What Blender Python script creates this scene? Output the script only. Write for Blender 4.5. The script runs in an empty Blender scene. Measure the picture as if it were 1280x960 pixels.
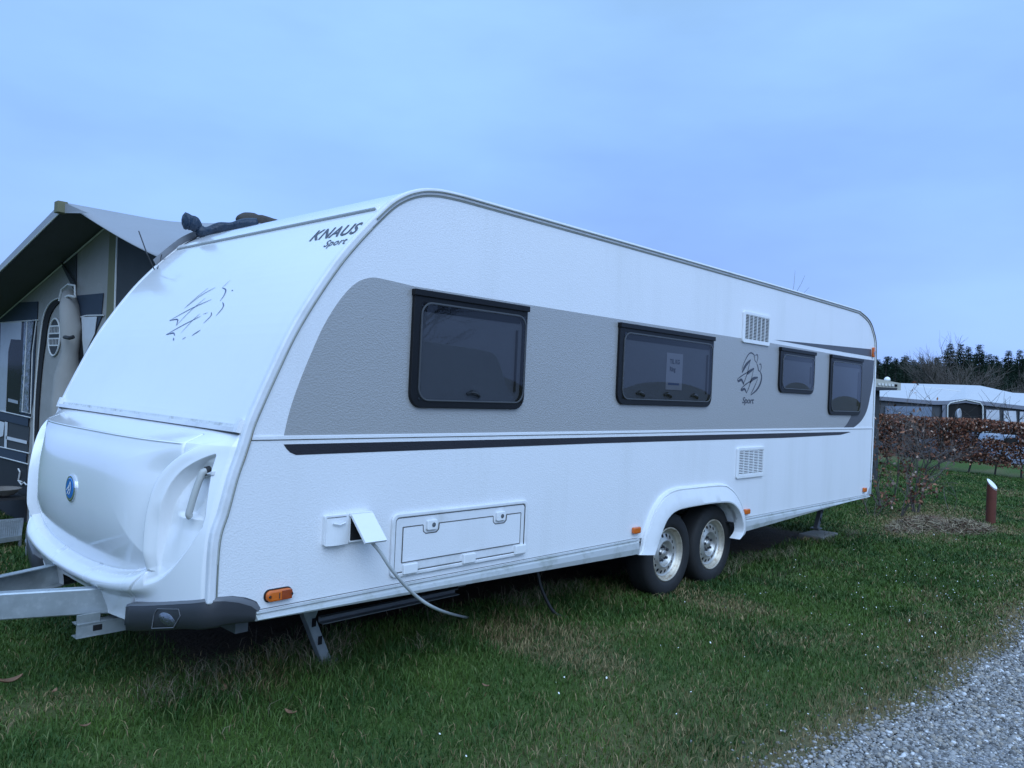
import bpy, bmesh, math, random
import numpy as np
from mathutils import Vector, Matrix
rng = np.random.default_rng(7); random.seed(7)
sc = bpy.context.scene
# ---------------------------------------------------------------- camera
CR = Vector((0.68378722, -0.7282923, 0.04500402)); CU = Vector((-0.03497195, 0.02889543, 0.99897048)); CF = Vector((0.72884292, 0.68465712, 0.00571147))
CC = Vector((-2.0, -3.06, 1.558)); FPX = 983.6
cd = bpy.data.cameras.new('camera'); cam = bpy.data.objects.new('camera', cd); sc.collection.objects.link(cam)
cam.matrix_world = Matrix(((CR.x, CU.x, -CF.x, CC.x), (CR.y, CU.y, -CF.y, CC.y), (CR.z, CU.z, -CF.z, CC.z), (0, 0, 0, 1)))
cd.sensor_width = 36; cd.lens = FPX / 1280 * 36; cd.clip_end = 5000; cd.clip_start = 0.05
sc.camera = cam
sc.render.resolution_x = 1024; sc.render.resolution_y = 768
# ---------------------------------------------------------------- sky
SUN_EL = math.radians(40); SUN_AZ = math.radians(-120)      # direction the light comes from, measured from +x towards +y
w = bpy.data.worlds.new('World'); sc.world = w; w.use_nodes = True
nt = w.node_tree; nt.nodes.clear()
def wn(t, **k):
    n = nt.nodes.new(t)
    for a, b in k.items(): setattr(n, a, b)
    return n
out = wn('ShaderNodeOutputWorld'); bg = wn('ShaderNodeBackground'); bg.inputs[1].default_value = 0.1
sky = wn('ShaderNodeTexSky', sky_type='NISHITA', sun_disc=False, sun_elevation=SUN_EL, sun_rotation=math.radians(90) - SUN_AZ)
sky.dust_density = 2.0
tc = wn('ShaderNodeTexCoord'); sep = wn('ShaderNodeSeparateXYZ'); nt.links.new(tc.outputs['Generated'], sep.inputs[0])
ramp = wn('ShaderNodeValToRGB'); cr = ramp.color_ramp
cr.elements[0].position = 0.0; cr.elements[0].color = (3.0, 4.9, 10.0, 1)
cr.elements[1].position = 1.0; cr.elements[1].color = (5.9, 9.4, 15.5, 1)
for p, c in ((0.10, (3.0, 5.0, 10.2, 1)), (0.28, (2.9, 5.2, 10.2, 1)), (0.46, (3.4, 6.0, 10.0, 1)), (0.7, (4.9, 7.9, 13.2, 1))):
    e = cr.elements.new(p); e.color = c
nt.links.new(sep.outputs['Z'], ramp.inputs[0])
mp = wn('ShaderNodeMapping'); mp.inputs['Scale'].default_value = (1.1, 1.1, 3.2); nt.links.new(tc.outputs['Generated'], mp.inputs[0])
nz = wn('ShaderNodeTexNoise'); nz.inputs['Scale'].default_value = 1.6; nz.inputs['Detail'].default_value = 5; nz.inputs['Roughness'].default_value = .5
nt.links.new(mp.outputs[0], nz.inputs['Vector'])
mr = wn('ShaderNodeMapRange'); mr.inputs[1].default_value = .3; mr.inputs[2].default_value = .7; mr.inputs[3].default_value = .84; mr.inputs[4].default_value = 1.16
nt.links.new(nz.outputs[0], mr.inputs[0])
mul = wn('ShaderNodeVectorMath', operation='SCALE'); nt.links.new(ramp.outputs[0], mul.inputs[0]); nt.links.new(mr.outputs[0], mul.inputs['Scale'])
mx = wn('ShaderNodeMix', data_type='RGBA'); mx.inputs[0].default_value = 0.94
nt.links.new(sky.outputs[0], mx.inputs[6]); nt.links.new(mul.outputs[0], mx.inputs[7])
nt.links.new(mx.outputs[2], bg.inputs[0]); nt.links.new(bg.outputs[0], out.inputs[0])
# ---------------------------------------------------------------- the brightest part of the overcast sky
sl = bpy.data.lights.new('sun', 'SUN'); sl.energy = 2.0; sl.angle = math.radians(55); sl.color = (.60, .77, 1.0)
so = bpy.data.objects.new('sun', sl); sc.collection.objects.link(so)
sd = Vector((math.cos(SUN_EL) * math.cos(SUN_AZ), math.cos(SUN_EL) * math.sin(SUN_AZ), math.sin(SUN_EL)))
so.rotation_euler = sd.to_track_quat('Z', 'Y').to_euler(); so.location = (-5, -12, 15)
vs = sc.view_settings; vs.view_transform = 'Standard'; vs.look = 'None'; vs.gamma = 1; vs.exposure = 0.20; vs.use_curve_mapping = False

G = 0.05     # level of the ground
# ================================================================ helpers
def ray(px, py): return CF + CR * ((px - 640) / FPX) + CU * ((480 - py) / FPX)
def onY(px, py, y=0.): d = ray(px, py); return CC + d * ((y - CC.y) / d.y)
def onX(px, py, x=0.): d = ray(px, py); return CC + d * ((x - CC.x) / d.x)
def onZ(px, py, z=G): d = ray(px, py); return CC + d * ((z - CC.z) / d.z)
def dep(px, py, t): return CC + ray(px, py) * t
def S(px, py): p = onY(px, py, 0.); return (p.x, p.z)            # a point of the caravan's side wall

MATS = {}
def mat(name, col, rough=.5, metal=0., spec=.5, var=.08, vscale=6., bump=0., bscale=60., kind='noise', coat=0., bdist=.01, dirt=None, dscale=2., damt=.5, dst=1.):
    if name in MATS: return MATS[name]
    m = bpy.data.materials.new(name); m.use_nodes = True; n = m.node_tree; b = n.nodes['Principled BSDF']
    b.inputs['Roughness'].default_value = rough; b.inputs['Metallic'].default_value = metal
    b.inputs['Specular IOR Level'].default_value = spec; b.inputs['Coat Weight'].default_value = coat; b.inputs['Coat Roughness'].default_value = .08
    t = n.nodes.new('ShaderNodeTexCoord'); a = n.nodes.new('ShaderNodeTexNoise'); a.inputs['Scale'].default_value = vscale; a.inputs['Detail'].default_value = 6
    n.links.new(t.outputs['Object'], a.inputs['Vector'])
    r = n.nodes.new('ShaderNodeMix'); r.data_type = 'RGBA'
    r.inputs[6].default_value = (*[c * (1 - var) for c in col], 1); r.inputs[7].default_value = (*[min(1, c * (1 + var)) for c in col], 1)
    n.links.new(a.outputs[0], r.inputs[0]); last = r.outputs[2]
    if dirt:
        d = n.nodes.new('ShaderNodeTexNoise'); d.inputs['Scale'].default_value = dscale; d.inputs['Detail'].default_value = 10; d.inputs['Roughness'].default_value = .65
        mpd = n.nodes.new('ShaderNodeMapping'); mpd.inputs['Scale'].default_value = (1, 1, dst); n.links.new(t.outputs['Object'], mpd.inputs[0]); n.links.new(mpd.outputs[0], d.inputs['Vector'])
        q = n.nodes.new('ShaderNodeMapRange'); q.inputs[1].default_value = .5; q.inputs[2].default_value = .75; q.inputs[4].default_value = damt
        n.links.new(d.outputs[0], q.inputs[0])
        s = n.nodes.new('ShaderNodeMix'); s.data_type = 'RGBA'; s.inputs[7].default_value = (*dirt, 1)
        n.links.new(q.outputs[0], s.inputs[0]); n.links.new(last, s.inputs[6]); last = s.outputs[2]
    n.links.new(last, b.inputs['Base Color'])
    if bump:
        bp = n.nodes.new('ShaderNodeBump'); bp.inputs['Strength'].default_value = bump; bp.inputs['Distance'].default_value = bdist
        if kind == 'noise':
            x = n.nodes.new('ShaderNodeTexNoise'); x.inputs['Scale'].default_value = bscale; x.inputs['Detail'].default_value = 4; o = x.outputs[0]
        else:
            x = n.nodes.new('ShaderNodeTexVoronoi'); x.feature = 'F1'; x.inputs['Scale'].default_value = bscale; o = x.outputs[0]
        n.links.new(t.outputs['Object'], x.inputs['Vector']); n.links.new(o, bp.inputs['Height']); n.links.new(bp.outputs[0], b.inputs['Normal'])
    MATS[name] = m; return m
def glass(name, tint, rough=.03, fac=.05, gr=1.0):
    if name in MATS: return MATS[name]
    m = bpy.data.materials.new(name); m.use_nodes = True; n = m.node_tree; n.nodes.clear()
    o = n.nodes.new('ShaderNodeOutputMaterial'); tr = n.nodes.new('ShaderNodeBsdfTransparent'); tr.inputs[0].default_value = (*tint, 1)
    gl = n.nodes.new('ShaderNodeBsdfGlossy'); gl.inputs['Roughness'].default_value = rough
    lw_ = n.nodes.new('ShaderNodeLayerWeight'); p5 = n.nodes.new('ShaderNodeMath'); p5.operation = 'POWER'; p5.inputs[1].default_value = 5; n.links.new(lw_.outputs['Facing'], p5.inputs[0])
    fr = n.nodes.new('ShaderNodeMapRange'); fr.inputs[3].default_value = fac; fr.inputs[4].default_value = gr; n.links.new(p5.outputs[0], fr.inputs[0])
    mxs = n.nodes.new('ShaderNodeMixShader'); n.links.new(fr.outputs[0], mxs.inputs[0]); n.links.new(tr.outputs[0], mxs.inputs[1]); n.links.new(gl.outputs[0], mxs.inputs[2])
    n.links.new(mxs.outputs[0], o.inputs[0]); MATS[name] = m; return m

ORIGIN = {}
def link(o): sc.collection.objects.link(o); return o
def thing(name, label, cat, loc=(0, 0, 0), group=None):
    o = link(bpy.data.objects.new(name, None)); o.location = loc; o['label'] = label; o['category'] = cat
    if group: o['group'] = group
    o.empty_display_size = .2; ORIGIN[o.name] = Vector(loc); return o
def org(o):
    while o.parent: o = o.parent
    return o.location.copy()
def tag(o, label=None, cat=None, group=None, kind=None):
    for k, v in (('label', label), ('category', cat), ('group', group), ('kind', kind)):
        if v: o[k] = v
    return o
def mk(name, V, F, m, parent=None, smooth=False, base=None, label=None):
    """V in world coordinates; becomes ONE mesh object"""
    me = bpy.data.meshes.new(name)
    b = org(parent) if parent else Vector(base or (0, 0, 0))
    V = np.asarray([tuple(v) for v in V], dtype=float) - np.array(b)
    me.from_pydata(V.tolist(), [], [tuple(f) for f in F]); me.update()
    bm = bmesh.new(); bm.from_mesh(me); bmesh.ops.recalc_face_normals(bm, faces=bm.faces); bm.to_mesh(me); bm.free()
    for x in (m if isinstance(m, (list, tuple)) else [m]): me.materials.append(x)
    if smooth: me.shade_smooth()
    o = link(bpy.data.objects.new(name, me))
    if parent: o.parent = parent
    else: o.location = b
    if label: o['label'] = label
    return o
class MB:
    def __init__(s): s.V = []; s.F = []
    def add(s, V, F):
        k = len(s.V); s.V += [tuple(v) for v in V]; s.F += [tuple(i + k for i in f) for f in F]; return s
    def box(s, x0, x1, y0, y1, z0, z1):
        V = [(x, y, z) for x in (x0, x1) for y in (y0, y1) for z in (z0, z1)]
        return s.add(V, [(0, 1, 3, 2), (4, 6, 7, 5), (0, 4, 5, 1), (2, 3, 7, 6), (0, 2, 6, 4), (1, 5, 7, 3)])
    def bar(s, a, b, w, h, up=(0, 0, 1)):
        a = Vector(a); b = Vector(b); d = (b - a).normalized(); u = Vector(up); r = d.cross(u)
        if r.length < 1e-4: r = d.cross(Vector((1, 0, 0)))
        r.normalize(); u = r.cross(d)
        V = [p + r * (i * w / 2) + u * (j * h / 2) for p in (a, b) for i, j in ((-1, -1), (1, -1), (1, 1), (-1, 1))]
        return s.add(V, [(0, 1, 2, 3), (7, 6, 5, 4), (0, 4, 5, 1), (1, 5, 6, 2), (2, 6, 7, 3), (3, 7, 4, 0)])
    def tube(s, pts, r, n=8, cap=True):
        pts = [Vector(p) for p in pts]; rs = r if isinstance(r, (list, tuple)) else [r] * len(pts)
        V = []; F = []; prev = None
        for i, p in enumerate(pts):
            d = (pts[min(i + 1, len(pts) - 1)] - pts[max(i - 1, 0)]).normalized()
            a = (prev - d * prev.dot(d)) if prev else d.orthogonal()
            if a.length < 1e-5: a = d.orthogonal()
            a.normalize(); prev = a; b = d.cross(a)
            V += [p + (a * math.cos(2 * math.pi * k / n) + b * math.sin(2 * math.pi * k / n)) * rs[i] for k in range(n)]
        for i in range(len(pts) - 1):
            F += [(i * n + k, i * n + (k + 1) % n, (i + 1) * n + (k + 1) % n, (i + 1) * n + k) for k in range(n)]
        if cap: F += [tuple(range(n)), tuple((len(pts) - 1) * n + k for k in reversed(range(n)))]
        return s.add(V, F)
    def prism(s, poly, y0, y1):           # poly in (x, z), extruded along y
        n = len(poly); V = [(p[0], y0, p[1]) for p in poly] + [(p[0], y1, p[1]) for p in poly]
        return s.add(V, [tuple(range(n)), tuple(reversed(range(n, 2 * n)))] + [(i, (i + 1) % n, n + (i + 1) % n, n + i) for i in range(n)])
    def prismx(s, poly, x0, x1):          # poly in (y, z)
        n = len(poly); V = [(x0, p[0], p[1]) for p in poly] + [(x1, p[0], p[1]) for p in poly]
        return s.add(V, [tuple(range(n)), tuple(reversed(range(n, 2 * n)))] + [(i, (i + 1) % n, n + (i + 1) % n, n + i) for i in range(n)])
    def ring(s, A, B, y0, y1):            # frame between outline A (outer) and B (inner), same count, along y
        n = len(A); V = [(p[0], y0, p[1]) for p in A] + [(p[0], y0, p[1]) for p in B] + [(p[0], y1, p[1]) for p in A] + [(p[0], y1, p[1]) for p in B]
        F = []
        for i in range(n):
            j = (i + 1) % n
            F += [(i, j, n + j, n + i), (2 * n + i, 3 * n + i, 3 * n + j, 2 * n + j), (i, 2 * n + i, 2 * n + j, j), (n + i, n + j, 3 * n + j, 3 * n + i)]
        return s.add(V, F)
    def lathe(s, prof, c, axis='y', n=40):   # prof: (radius, offset along axis)
        V = []; F = []
        for r, o in prof:
            for k in range(n):
                a = 2 * math.pi * k / n; u, v = r * math.cos(a), r * math.sin(a)
                V.append((c[0] + u, c[1] + o, c[2] + v) if axis == 'y' else (c[0] + u, c[1] + v, c[2] + o) if axis == 'z' else (c[0] + o, c[1] + u, c[2] + v))
        for i in range(len(prof) - 1):
            F += [(i * n + k, i * n + (k + 1) % n, (i + 1) * n + (k + 1) % n, (i + 1) * n + k) for k in range(n)]
        return s.add(V, F)
    def make(s, name, m, parent=None, smooth=False, bevel=0, **k):
        o = mk(name, s.V, s.F, m, parent, smooth, **k)
        if bevel:
            q = o.modifiers.new('bevel', 'BEVEL'); q.width = bevel; q.segments = 2; q.limit_method = 'ANGLE'; q.angle_limit = math.radians(35)
            if smooth: 
                o.data.shade_smooth()
        return o
def rrect(x0, x1, z0, z1, r, n=5, rt=None):
    rt = r if rt is None else rt; P = []
    for cx, cz, a0, rr in ((x1 - r, z0 + r, -90, r), (x1 - rt, z1 - rt, 0, rt), (x0 + rt, z1 - rt, 90, rt), (x0 + r, z0 + r, 180, r)):
        for k in range(n + 1):
            a = math.radians(a0 + 90 * k / n); P.append((cx + rr * math.cos(a), cz + rr * math.sin(a)))
    return P
def smoothline(P, n=6):
    P = [np.array(p, float) for p in P]; o = []
    for i in range(len(P) - 1):
        p0 = P[max(i - 1, 0)]; p1 = P[i]; p2 = P[i + 1]; p3 = P[min(i + 2, len(P) - 1)]
        for k in range(n):
            t = k / n; o.append(.5 * ((2 * p1) + (-p0 + p2) * t + (2 * p0 - 5 * p1 + 4 * p2 - p3) * t * t + (-p0 + 3 * p1 - 3 * p2 + p3) * t ** 3))
    o.append(P[-1]); return [tuple(p) for p in o]
def offset(P, d):
    P = np.array(P); T = np.gradient(P, axis=0); T /= np.linalg.norm(T, axis=1)[:, None]
    return P + np.stack([-T[:, 1], T[:, 0]], 1) * d
def text_mesh(body, size, shear=0., bold=0., space=1., font=None):
    c = bpy.data.curves.new('t', 'FONT'); c.body = body; c.size = size; c.shear = shear; c.offset = bold; c.space_character = space; c.resolution_u = 3
    o = link(bpy.data.objects.new('t', c)); dg = bpy.context.evaluated_depsgraph_get(); me = o.evaluated_get(dg).to_mesh()
    V = [v.co.copy() for v in me.vertices]; F = [tuple(p.vertices) for p in me.polygons]
    o.evaluated_get(dg).to_mesh_clear(); bpy.data.objects.remove(o); bpy.data.curves.remove(c); return V, F
def vnoise(x, y, s, seed=0):
    x = np.asarray(x, float) / s + 1000; y = np.asarray(y, float) / s + 1000; xi = np.floor(x).astype(np.int64); yi = np.floor(y).astype(np.int64); fx = x - xi; fy = y - yi
    def h(a, b):
        n = (a * 374761393 + b * 668265263 + seed * 974711) & 0xFFFFFFFF; n = ((n ^ (n >> 13)) * 1274126177) & 0xFFFFFFFF; return ((n ^ (n >> 16)) & 0xFFFF) / 65535.
    fx = fx * fx * (3 - 2 * fx); fy = fy * fy * (3 - 2 * fy)
    return (h(xi, yi) * (1 - fx) + h(xi + 1, yi) * fx) * (1 - fy) + (h(xi, yi + 1) * (1 - fx) + h(xi + 1, yi + 1) * fx) * fy
def fbm(x, y, s, seed=0): return (vnoise(x, y, s, seed) + .5 * vnoise(x, y, s / 2, seed + 1) + .25 * vnoise(x, y, s / 4, seed + 2)) / 1.75
def fastmesh(name, V, loops, starts, totals, m, col=None, kind=None, parent=None, base=None):
    me = bpy.data.meshes.new(name); b = org(parent) if parent else Vector(base or (0, 0, 0))
    V = V - np.array(b)
    me.vertices.add(len(V)); me.vertices.foreach_set('co', V.astype(np.float32).ravel())
    me.loops.add(len(loops)); me.loops.foreach_set('vertex_index', loops.astype(np.int32))
    me.polygons.add(len(starts)); me.polygons.foreach_set('loop_start', starts.astype(np.int32)); me.polygons.foreach_set('loop_total', totals.astype(np.int32))
    me.update(calc_edges=True)
    if col is not None:
        a = me.color_attributes.new('tint', 'FLOAT_COLOR', 'POINT'); c = np.ones((len(V), 4), np.float32); c[:, :3] = col; a.data.foreach_set('color', c.ravel())
    me.materials.append(m); o = link(bpy.data.objects.new(name, me))
    if parent: o.parent = parent
    else: o.location = b
    if kind: o['kind'] = kind
    return o
def tintmat(name, rough=.7, trans=0., spec=.3, mulc=1.):
    m = bpy.data.materials.new(name); m.use_nodes = True; n = m.node_tree; b = n.nodes['Principled BSDF']
    a = n.nodes.new('ShaderNodeVertexColor'); a.layer_name = 'tint'; n.links.new(a.outputs[0], b.inputs['Base Color'])
    b.inputs['Roughness'].default_value = rough; b.inputs['Specular IOR Level'].default_value = spec
    return m

# ================================================================ materials
WHITE = mat('white_gelcoat', (.80, .81, .82), .16, var=.012, vscale=2, coat=.6, dirt=(.55, .56, .55), dscale=3, damt=.10)
SIDEW = mat('white_hammered_sheet', (.76, .77, .79), .33, var=.02, vscale=2, bump=.20, bscale=135, kind='vor', bdist=.005, dirt=(.50, .51, .47), dscale=3.2, damt=.22, dst=.10)
SIDEG = mat('grey_hammered_sheet', (.40, .395, .385), .30, metal=.25, var=.03, vscale=2, bump=.28, bscale=135, kind='vor', bdist=.005)
SIDED = mat('charcoal_film', (.06, .062, .07), .35, bump=.2, bscale=105, kind='vor', bdist=.004)
STRIPE = mat('black_film', (.018, .017, .022), .35, bump=.2, bscale=105, kind='vor', bdist=.004)
PLAS = mat('white_plastic', (.76, .77, .78), .35, var=.02, dirt=(.45, .45, .4), dscale=9, damt=.2)
TRIM = mat('painted_trim', (.72, .73, .75), .3, var=.03, vscale=8, dirt=(.3, .31, .26), dscale=6, damt=.35)
TRIMD = mat('algae_stained_trim', (.22, .23, .20), .55, var=.25, vscale=12)
SKIRT = mat('grey_skirt_rail', (.52, .54, .54), .4, metal=.2, var=.05, dirt=(.22, .24, .18), dscale=7, damt=.75)
SEAM = mat('dark_seam', (.10, .10, .095), .8, var=.3, vscale=14)
SEAL = mat('old_sealant', (.20, .15, .09), .8, var=.5, vscale=9)
GREYP = mat('grey_handle_plastic', (.42, .43, .41), .45, var=.05)
ANTH = mat('anthracite_plastic', (.035, .037, .042), .42, var=.1, bump=.15, bscale=400, bdist=.001)
ANTH2 = mat('anthracite_top_edge', (.12, .125, .135), .45)
BLACK = mat('black_rubber', (.012, .012, .013), .5, var=.2)
FRAME = mat('black_window_frame', (.007, .0075, .009), .4, spec=.25)
FRAME2 = mat('grey_window_seal', (.055, .058, .062), .35)
GALV = mat('galvanised_steel', (.42, .46, .48), .42, metal=.65, var=.25, vscale=14, dirt=(.65, .68, .70), dscale=22, damt=.6)
GALVD = mat('galvanised_chassis', (.16, .17, .18), .55, metal=.5, var=.3, vscale=9)
TYRE = mat('tyre_rubber', (.016, .016, .017), .75, var=.3, vscale=25, bump=.2, bscale=120, bdist=.002)
RIM = mat('silver_rim', (.52, .51, .48), .38, metal=.6, var=.08, dirt=(.16, .10, .06), dscale=14, damt=.6)
RIMR = mat('rusty_rim_edge', (.54, .49, .40), .42, metal=.5, var=.1, dirt=(.20, .11, .05), dscale=22, damt=1.0)
HOLE = mat('dark_hole', (.005, .005, .006), .9)
AMBER = mat('amber_lens', (.62, .13, .01), .15, var=.2, vscale=40, coat=.6)
AMBERD = mat('amber_lens_dark', (.30, .05, .01), .15, var=.2, vscale=40, coat=.6)
LENS = mat('clear_lens', (.16, .17, .20), .12, metal=.7, var=.3, vscale=60, bump=.5, bscale=90, coat=1)
BLUE = mat('blue_enamel', (.004, .15, .50), .2, coat=.7)
CHROME = mat('chrome', (.7, .71, .72), .15, metal=.9)
INKD = mat('dark_print', (.05, .055, .075), .5)
INKF = mat('faded_print', (.07, .10, .20), .5)
CABLE = mat('grey_cable', (.38, .40, .40), .5)
PANE = glass('smoked_acrylic', (.55, .57, .60), .02, .042)
BLIND = mat('dark_window_blind', (.125, .13, .145), .7, var=.12, vscale=3, bump=.3, bscale=12, bdist=.01)
CANV = mat('taupe_canvas', (.29, .28, .26), .85, var=.10, vscale=3, bump=.55, bscale=4, bdist=.04)
CANV2 = mat('khaki_canvas', (.15, .145, .085), .85, var=.15, vscale=5)
CDARK = mat('charcoal_canvas', (.035, .04, .045), .85, var=.12)
NAVY = mat('navy_canvas', (.022, .036, .058), .8, var=.1)
ROOFC = mat('light_grey_coated_canvas', (.25, .26, .28), .5, var=.05, vscale=3, bump=.3, bscale=5, bdist=.02)
UNDER = mat('dark_canvas_lining', (.085, .088, .09), .9)
PIPE = mat('white_piping', (.6, .6, .58), .6)
CURT = mat('white_net_curtain', (.55, .56, .57), .8, var=.1, vscale=12)
CLEARP = glass('clear_film', (.80, .82, .85), .10, .02, .25)
STRAP = mat('dark_strap', (.02, .02, .022), .7)

# ================================================================ ground
def road_edge(x): return np.interp(x, [-60, -1, 1.17, 1.7, 2.3, 3.1, 4.3, 5, 9, 60], [-2.2, -1.8, -1.79, -1.80, -1.90, -1.95, -1.99, -1.93, -2.05, -3.5]) + .10 * (fbm(x, x * 0, 1.1, 5) - .5) * 2
def hgt(x, y):
    far = np.clip((np.hypot(x, y) - 14) / 30, 0, 1)
    return G + .05 * (fbm(x, y, 2.4, 1) - .5) * (1 - .6 * np.exp(-((x - 3.4) ** 2 + y * y) / 6)) + .35 * far * (fbm(x, y, 18, 2) - .5)
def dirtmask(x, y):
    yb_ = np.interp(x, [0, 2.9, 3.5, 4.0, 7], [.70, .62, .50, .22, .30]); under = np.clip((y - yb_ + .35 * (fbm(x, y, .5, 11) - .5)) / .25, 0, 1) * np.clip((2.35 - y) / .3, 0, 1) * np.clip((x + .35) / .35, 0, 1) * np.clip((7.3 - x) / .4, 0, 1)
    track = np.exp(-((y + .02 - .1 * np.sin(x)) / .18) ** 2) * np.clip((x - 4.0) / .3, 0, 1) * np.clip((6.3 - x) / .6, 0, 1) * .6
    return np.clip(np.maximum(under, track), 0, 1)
def drymask(x, y):
    e = np.asarray(y) - road_edge(x)
    edge = np.exp(-np.clip(e - .05, 0, None) / .26) * 1.15 * (.55 + .9 * fbm(x, y, .25, 91))
    pat = np.clip((fbm(x, y, .8, 21) - .53) / .2, 0, 1) * .7
    heap = np.exp(-(((x - 9.6) / 1.5) ** 2 + ((y - .1) / .55) ** 2)) * 1.1
    front = np.exp(-(((x - .6) / 1.5) ** 2 + ((y + 1.3) / .55) ** 2)) * .55
    return np.clip(np.maximum(np.maximum(edge, pat), np.maximum(heap, front)), 0, 1)
gx = np.unique(np.concatenate([np.linspace(-1500, -60, 14), np.linspace(-60, -6, 28), np.arange(-6, 14, .1), np.linspace(14, 60, 47), np.linspace(60, 1500, 20)]))
gy = np.unique(np.concatenate([np.linspace(-1500, -60, 14), np.linspace(-60, -4, 28), np.arange(-4, 9, .1), np.linspace(9, 60, 52), np.linspace(60, 1500, 20)]))
GX, GY = np.meshgrid(gx, gy, indexing='ij'); GZ = hgt(GX, GY)
nx, ny = GX.shape; idx = np.arange(nx * ny).reshape(nx, ny)
q = np.stack([idx[:-1, :-1], idx[1:, :-1], idx[1:, 1:], idx[:-1, 1:]], -1).reshape(-1, 4)
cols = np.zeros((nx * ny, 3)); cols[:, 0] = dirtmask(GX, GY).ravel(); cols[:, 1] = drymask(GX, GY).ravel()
gm = bpy.data.materials.new('lawn_soil'); gm.use_nodes = True; n = gm.node_tree; b = n.nodes['Principled BSDF']; b.inputs['Roughness'].default_value = .95; b.inputs['Specular IOR Level'].default_value = .15
a = n.nodes.new('ShaderNodeVertexColor'); a.layer_name = 'tint'; sp = n.nodes.new('ShaderNodeSeparateColor'); n.links.new(a.outputs[0], sp.inputs[0])
tcn = n.nodes.new('ShaderNodeTexCoord')
def nn(scale, det=8): x = n.nodes.new('ShaderNodeTexNoise'); x.inputs['Scale'].default_value = scale; x.inputs['Detail'].default_value = det; n.links.new(tcn.outputs['Object'], x.inputs[0]); return x
def mixc(f, c1, c2):
    x = n.nodes.new('ShaderNodeMix'); x.data_type = 'RGBA'
    for s, c in ((6, c1), (7, c2)):
        if isinstance(c, tuple): x.inputs[s].default_value = (*c, 1)
        else: n.links.new(c, x.inputs[s])
    if isinstance(f, float): x.inputs[0].default_value = f
    else: n.links.new(f, x.inputs[0])
    return x.outputs[2]
n1 = nn(1.3); n2 = nn(28); n3 = nn(9)
green = mixc(n1.outputs[0], (.030, .07, .014), (.075, .12, .028)); green = mixc(n2.outputs[0], green, (.06, .10, .025))
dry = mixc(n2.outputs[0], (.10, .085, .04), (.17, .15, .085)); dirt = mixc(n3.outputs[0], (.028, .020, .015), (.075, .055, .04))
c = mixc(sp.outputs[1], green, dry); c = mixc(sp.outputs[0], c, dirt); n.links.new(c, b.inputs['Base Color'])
bp = n.nodes.new('ShaderNodeBump'); bp.inputs['Strength'].default_value = .8; bp.inputs['Distance'].default_value = .03; n.links.new(nn(45).outputs[0], bp.inputs['Height']); n.links.new(bp.outputs[0], b.inputs['Normal'])
ns = len(q)
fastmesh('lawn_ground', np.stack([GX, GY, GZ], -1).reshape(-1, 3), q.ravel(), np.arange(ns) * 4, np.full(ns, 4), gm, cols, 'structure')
# gravel road: a sheet just above the ground
rx = np.unique(np.concatenate([np.linspace(-90, -4, 44), np.arange(-4, 12, .08), np.linspace(12, 90, 60)])); rt = np.linspace(0, 1, 60)
RX, RT = np.meshgrid(rx, rt, indexing='ij'); RY = road_edge(RX) - RT * 4.2
RZ = np.maximum(hgt(RX, RY), hgt(RX, RY)) + .006 + .012 * fbm(RX, RY, .15, 31) + .0 * RT
RZ[:, 0] -= .03; RZ[:, 1] -= .006; RZ -= .004 * np.exp(-(RT * 4.2 / .2))
nx, ny = RX.shape; idx = np.arange(nx * ny).reshape(nx, ny); q = np.stack([idx[:-1, :-1], idx[1:, :-1], idx[1:, 1:], idx[:-1, 1:]], -1).reshape(-1, 4)
rm = bpy.data.materials.new('road_gravel'); rm.use_nodes = True; n = rm.node_tree; b = n.nodes['Principled BSDF']; b.inputs['Roughness'].default_value = .85
tcn = n.nodes.new('ShaderNodeTexCoord'); vo = n.nodes.new('ShaderNodeTexVoronoi'); vo.inputs['Scale'].default_value = 75; n.links.new(tcn.outputs['Object'], vo.inputs[0])
sv = n.nodes.new('ShaderNodeSeparateColor'); n.links.new(vo.outputs['Color'], sv.inputs[0])
rp = n.nodes.new('ShaderNodeValToRGB'); rp.color_ramp.elements[0].color = (.10, .10, .105, 1); rp.color_ramp.elements[1].color = (.42, .42, .43, 1); e = rp.color_ramp.elements.new(.55); e.color = (.22, .215, .215, 1)
n.links.new(sv.outputs[0], rp.inputs[0]); n.links.new(mixc(nn(1.5).outputs[0], rp.outputs[0], (.17, .16, .15)), b.inputs['Base Color'])
n.links.new(rp.outputs[0], b.inputs['Base Color'])
bp = n.nodes.new('ShaderNodeBump'); bp.inputs['Strength'].default_value = 1; bp.inputs['Distance'].default_value = .012; bp.invert = True; n.links.new(vo.outputs[0], bp.inputs['Height']); n.links.new(bp.outputs[0], b.inputs['Normal'])
ns = len(q)
fastmesh('gravel_road', np.stack([RX, RY, RZ], -1).reshape(-1, 3), q.ravel(), np.arange(ns) * 4, np.full(ns, 4), rm, None, 'structure')

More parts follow.
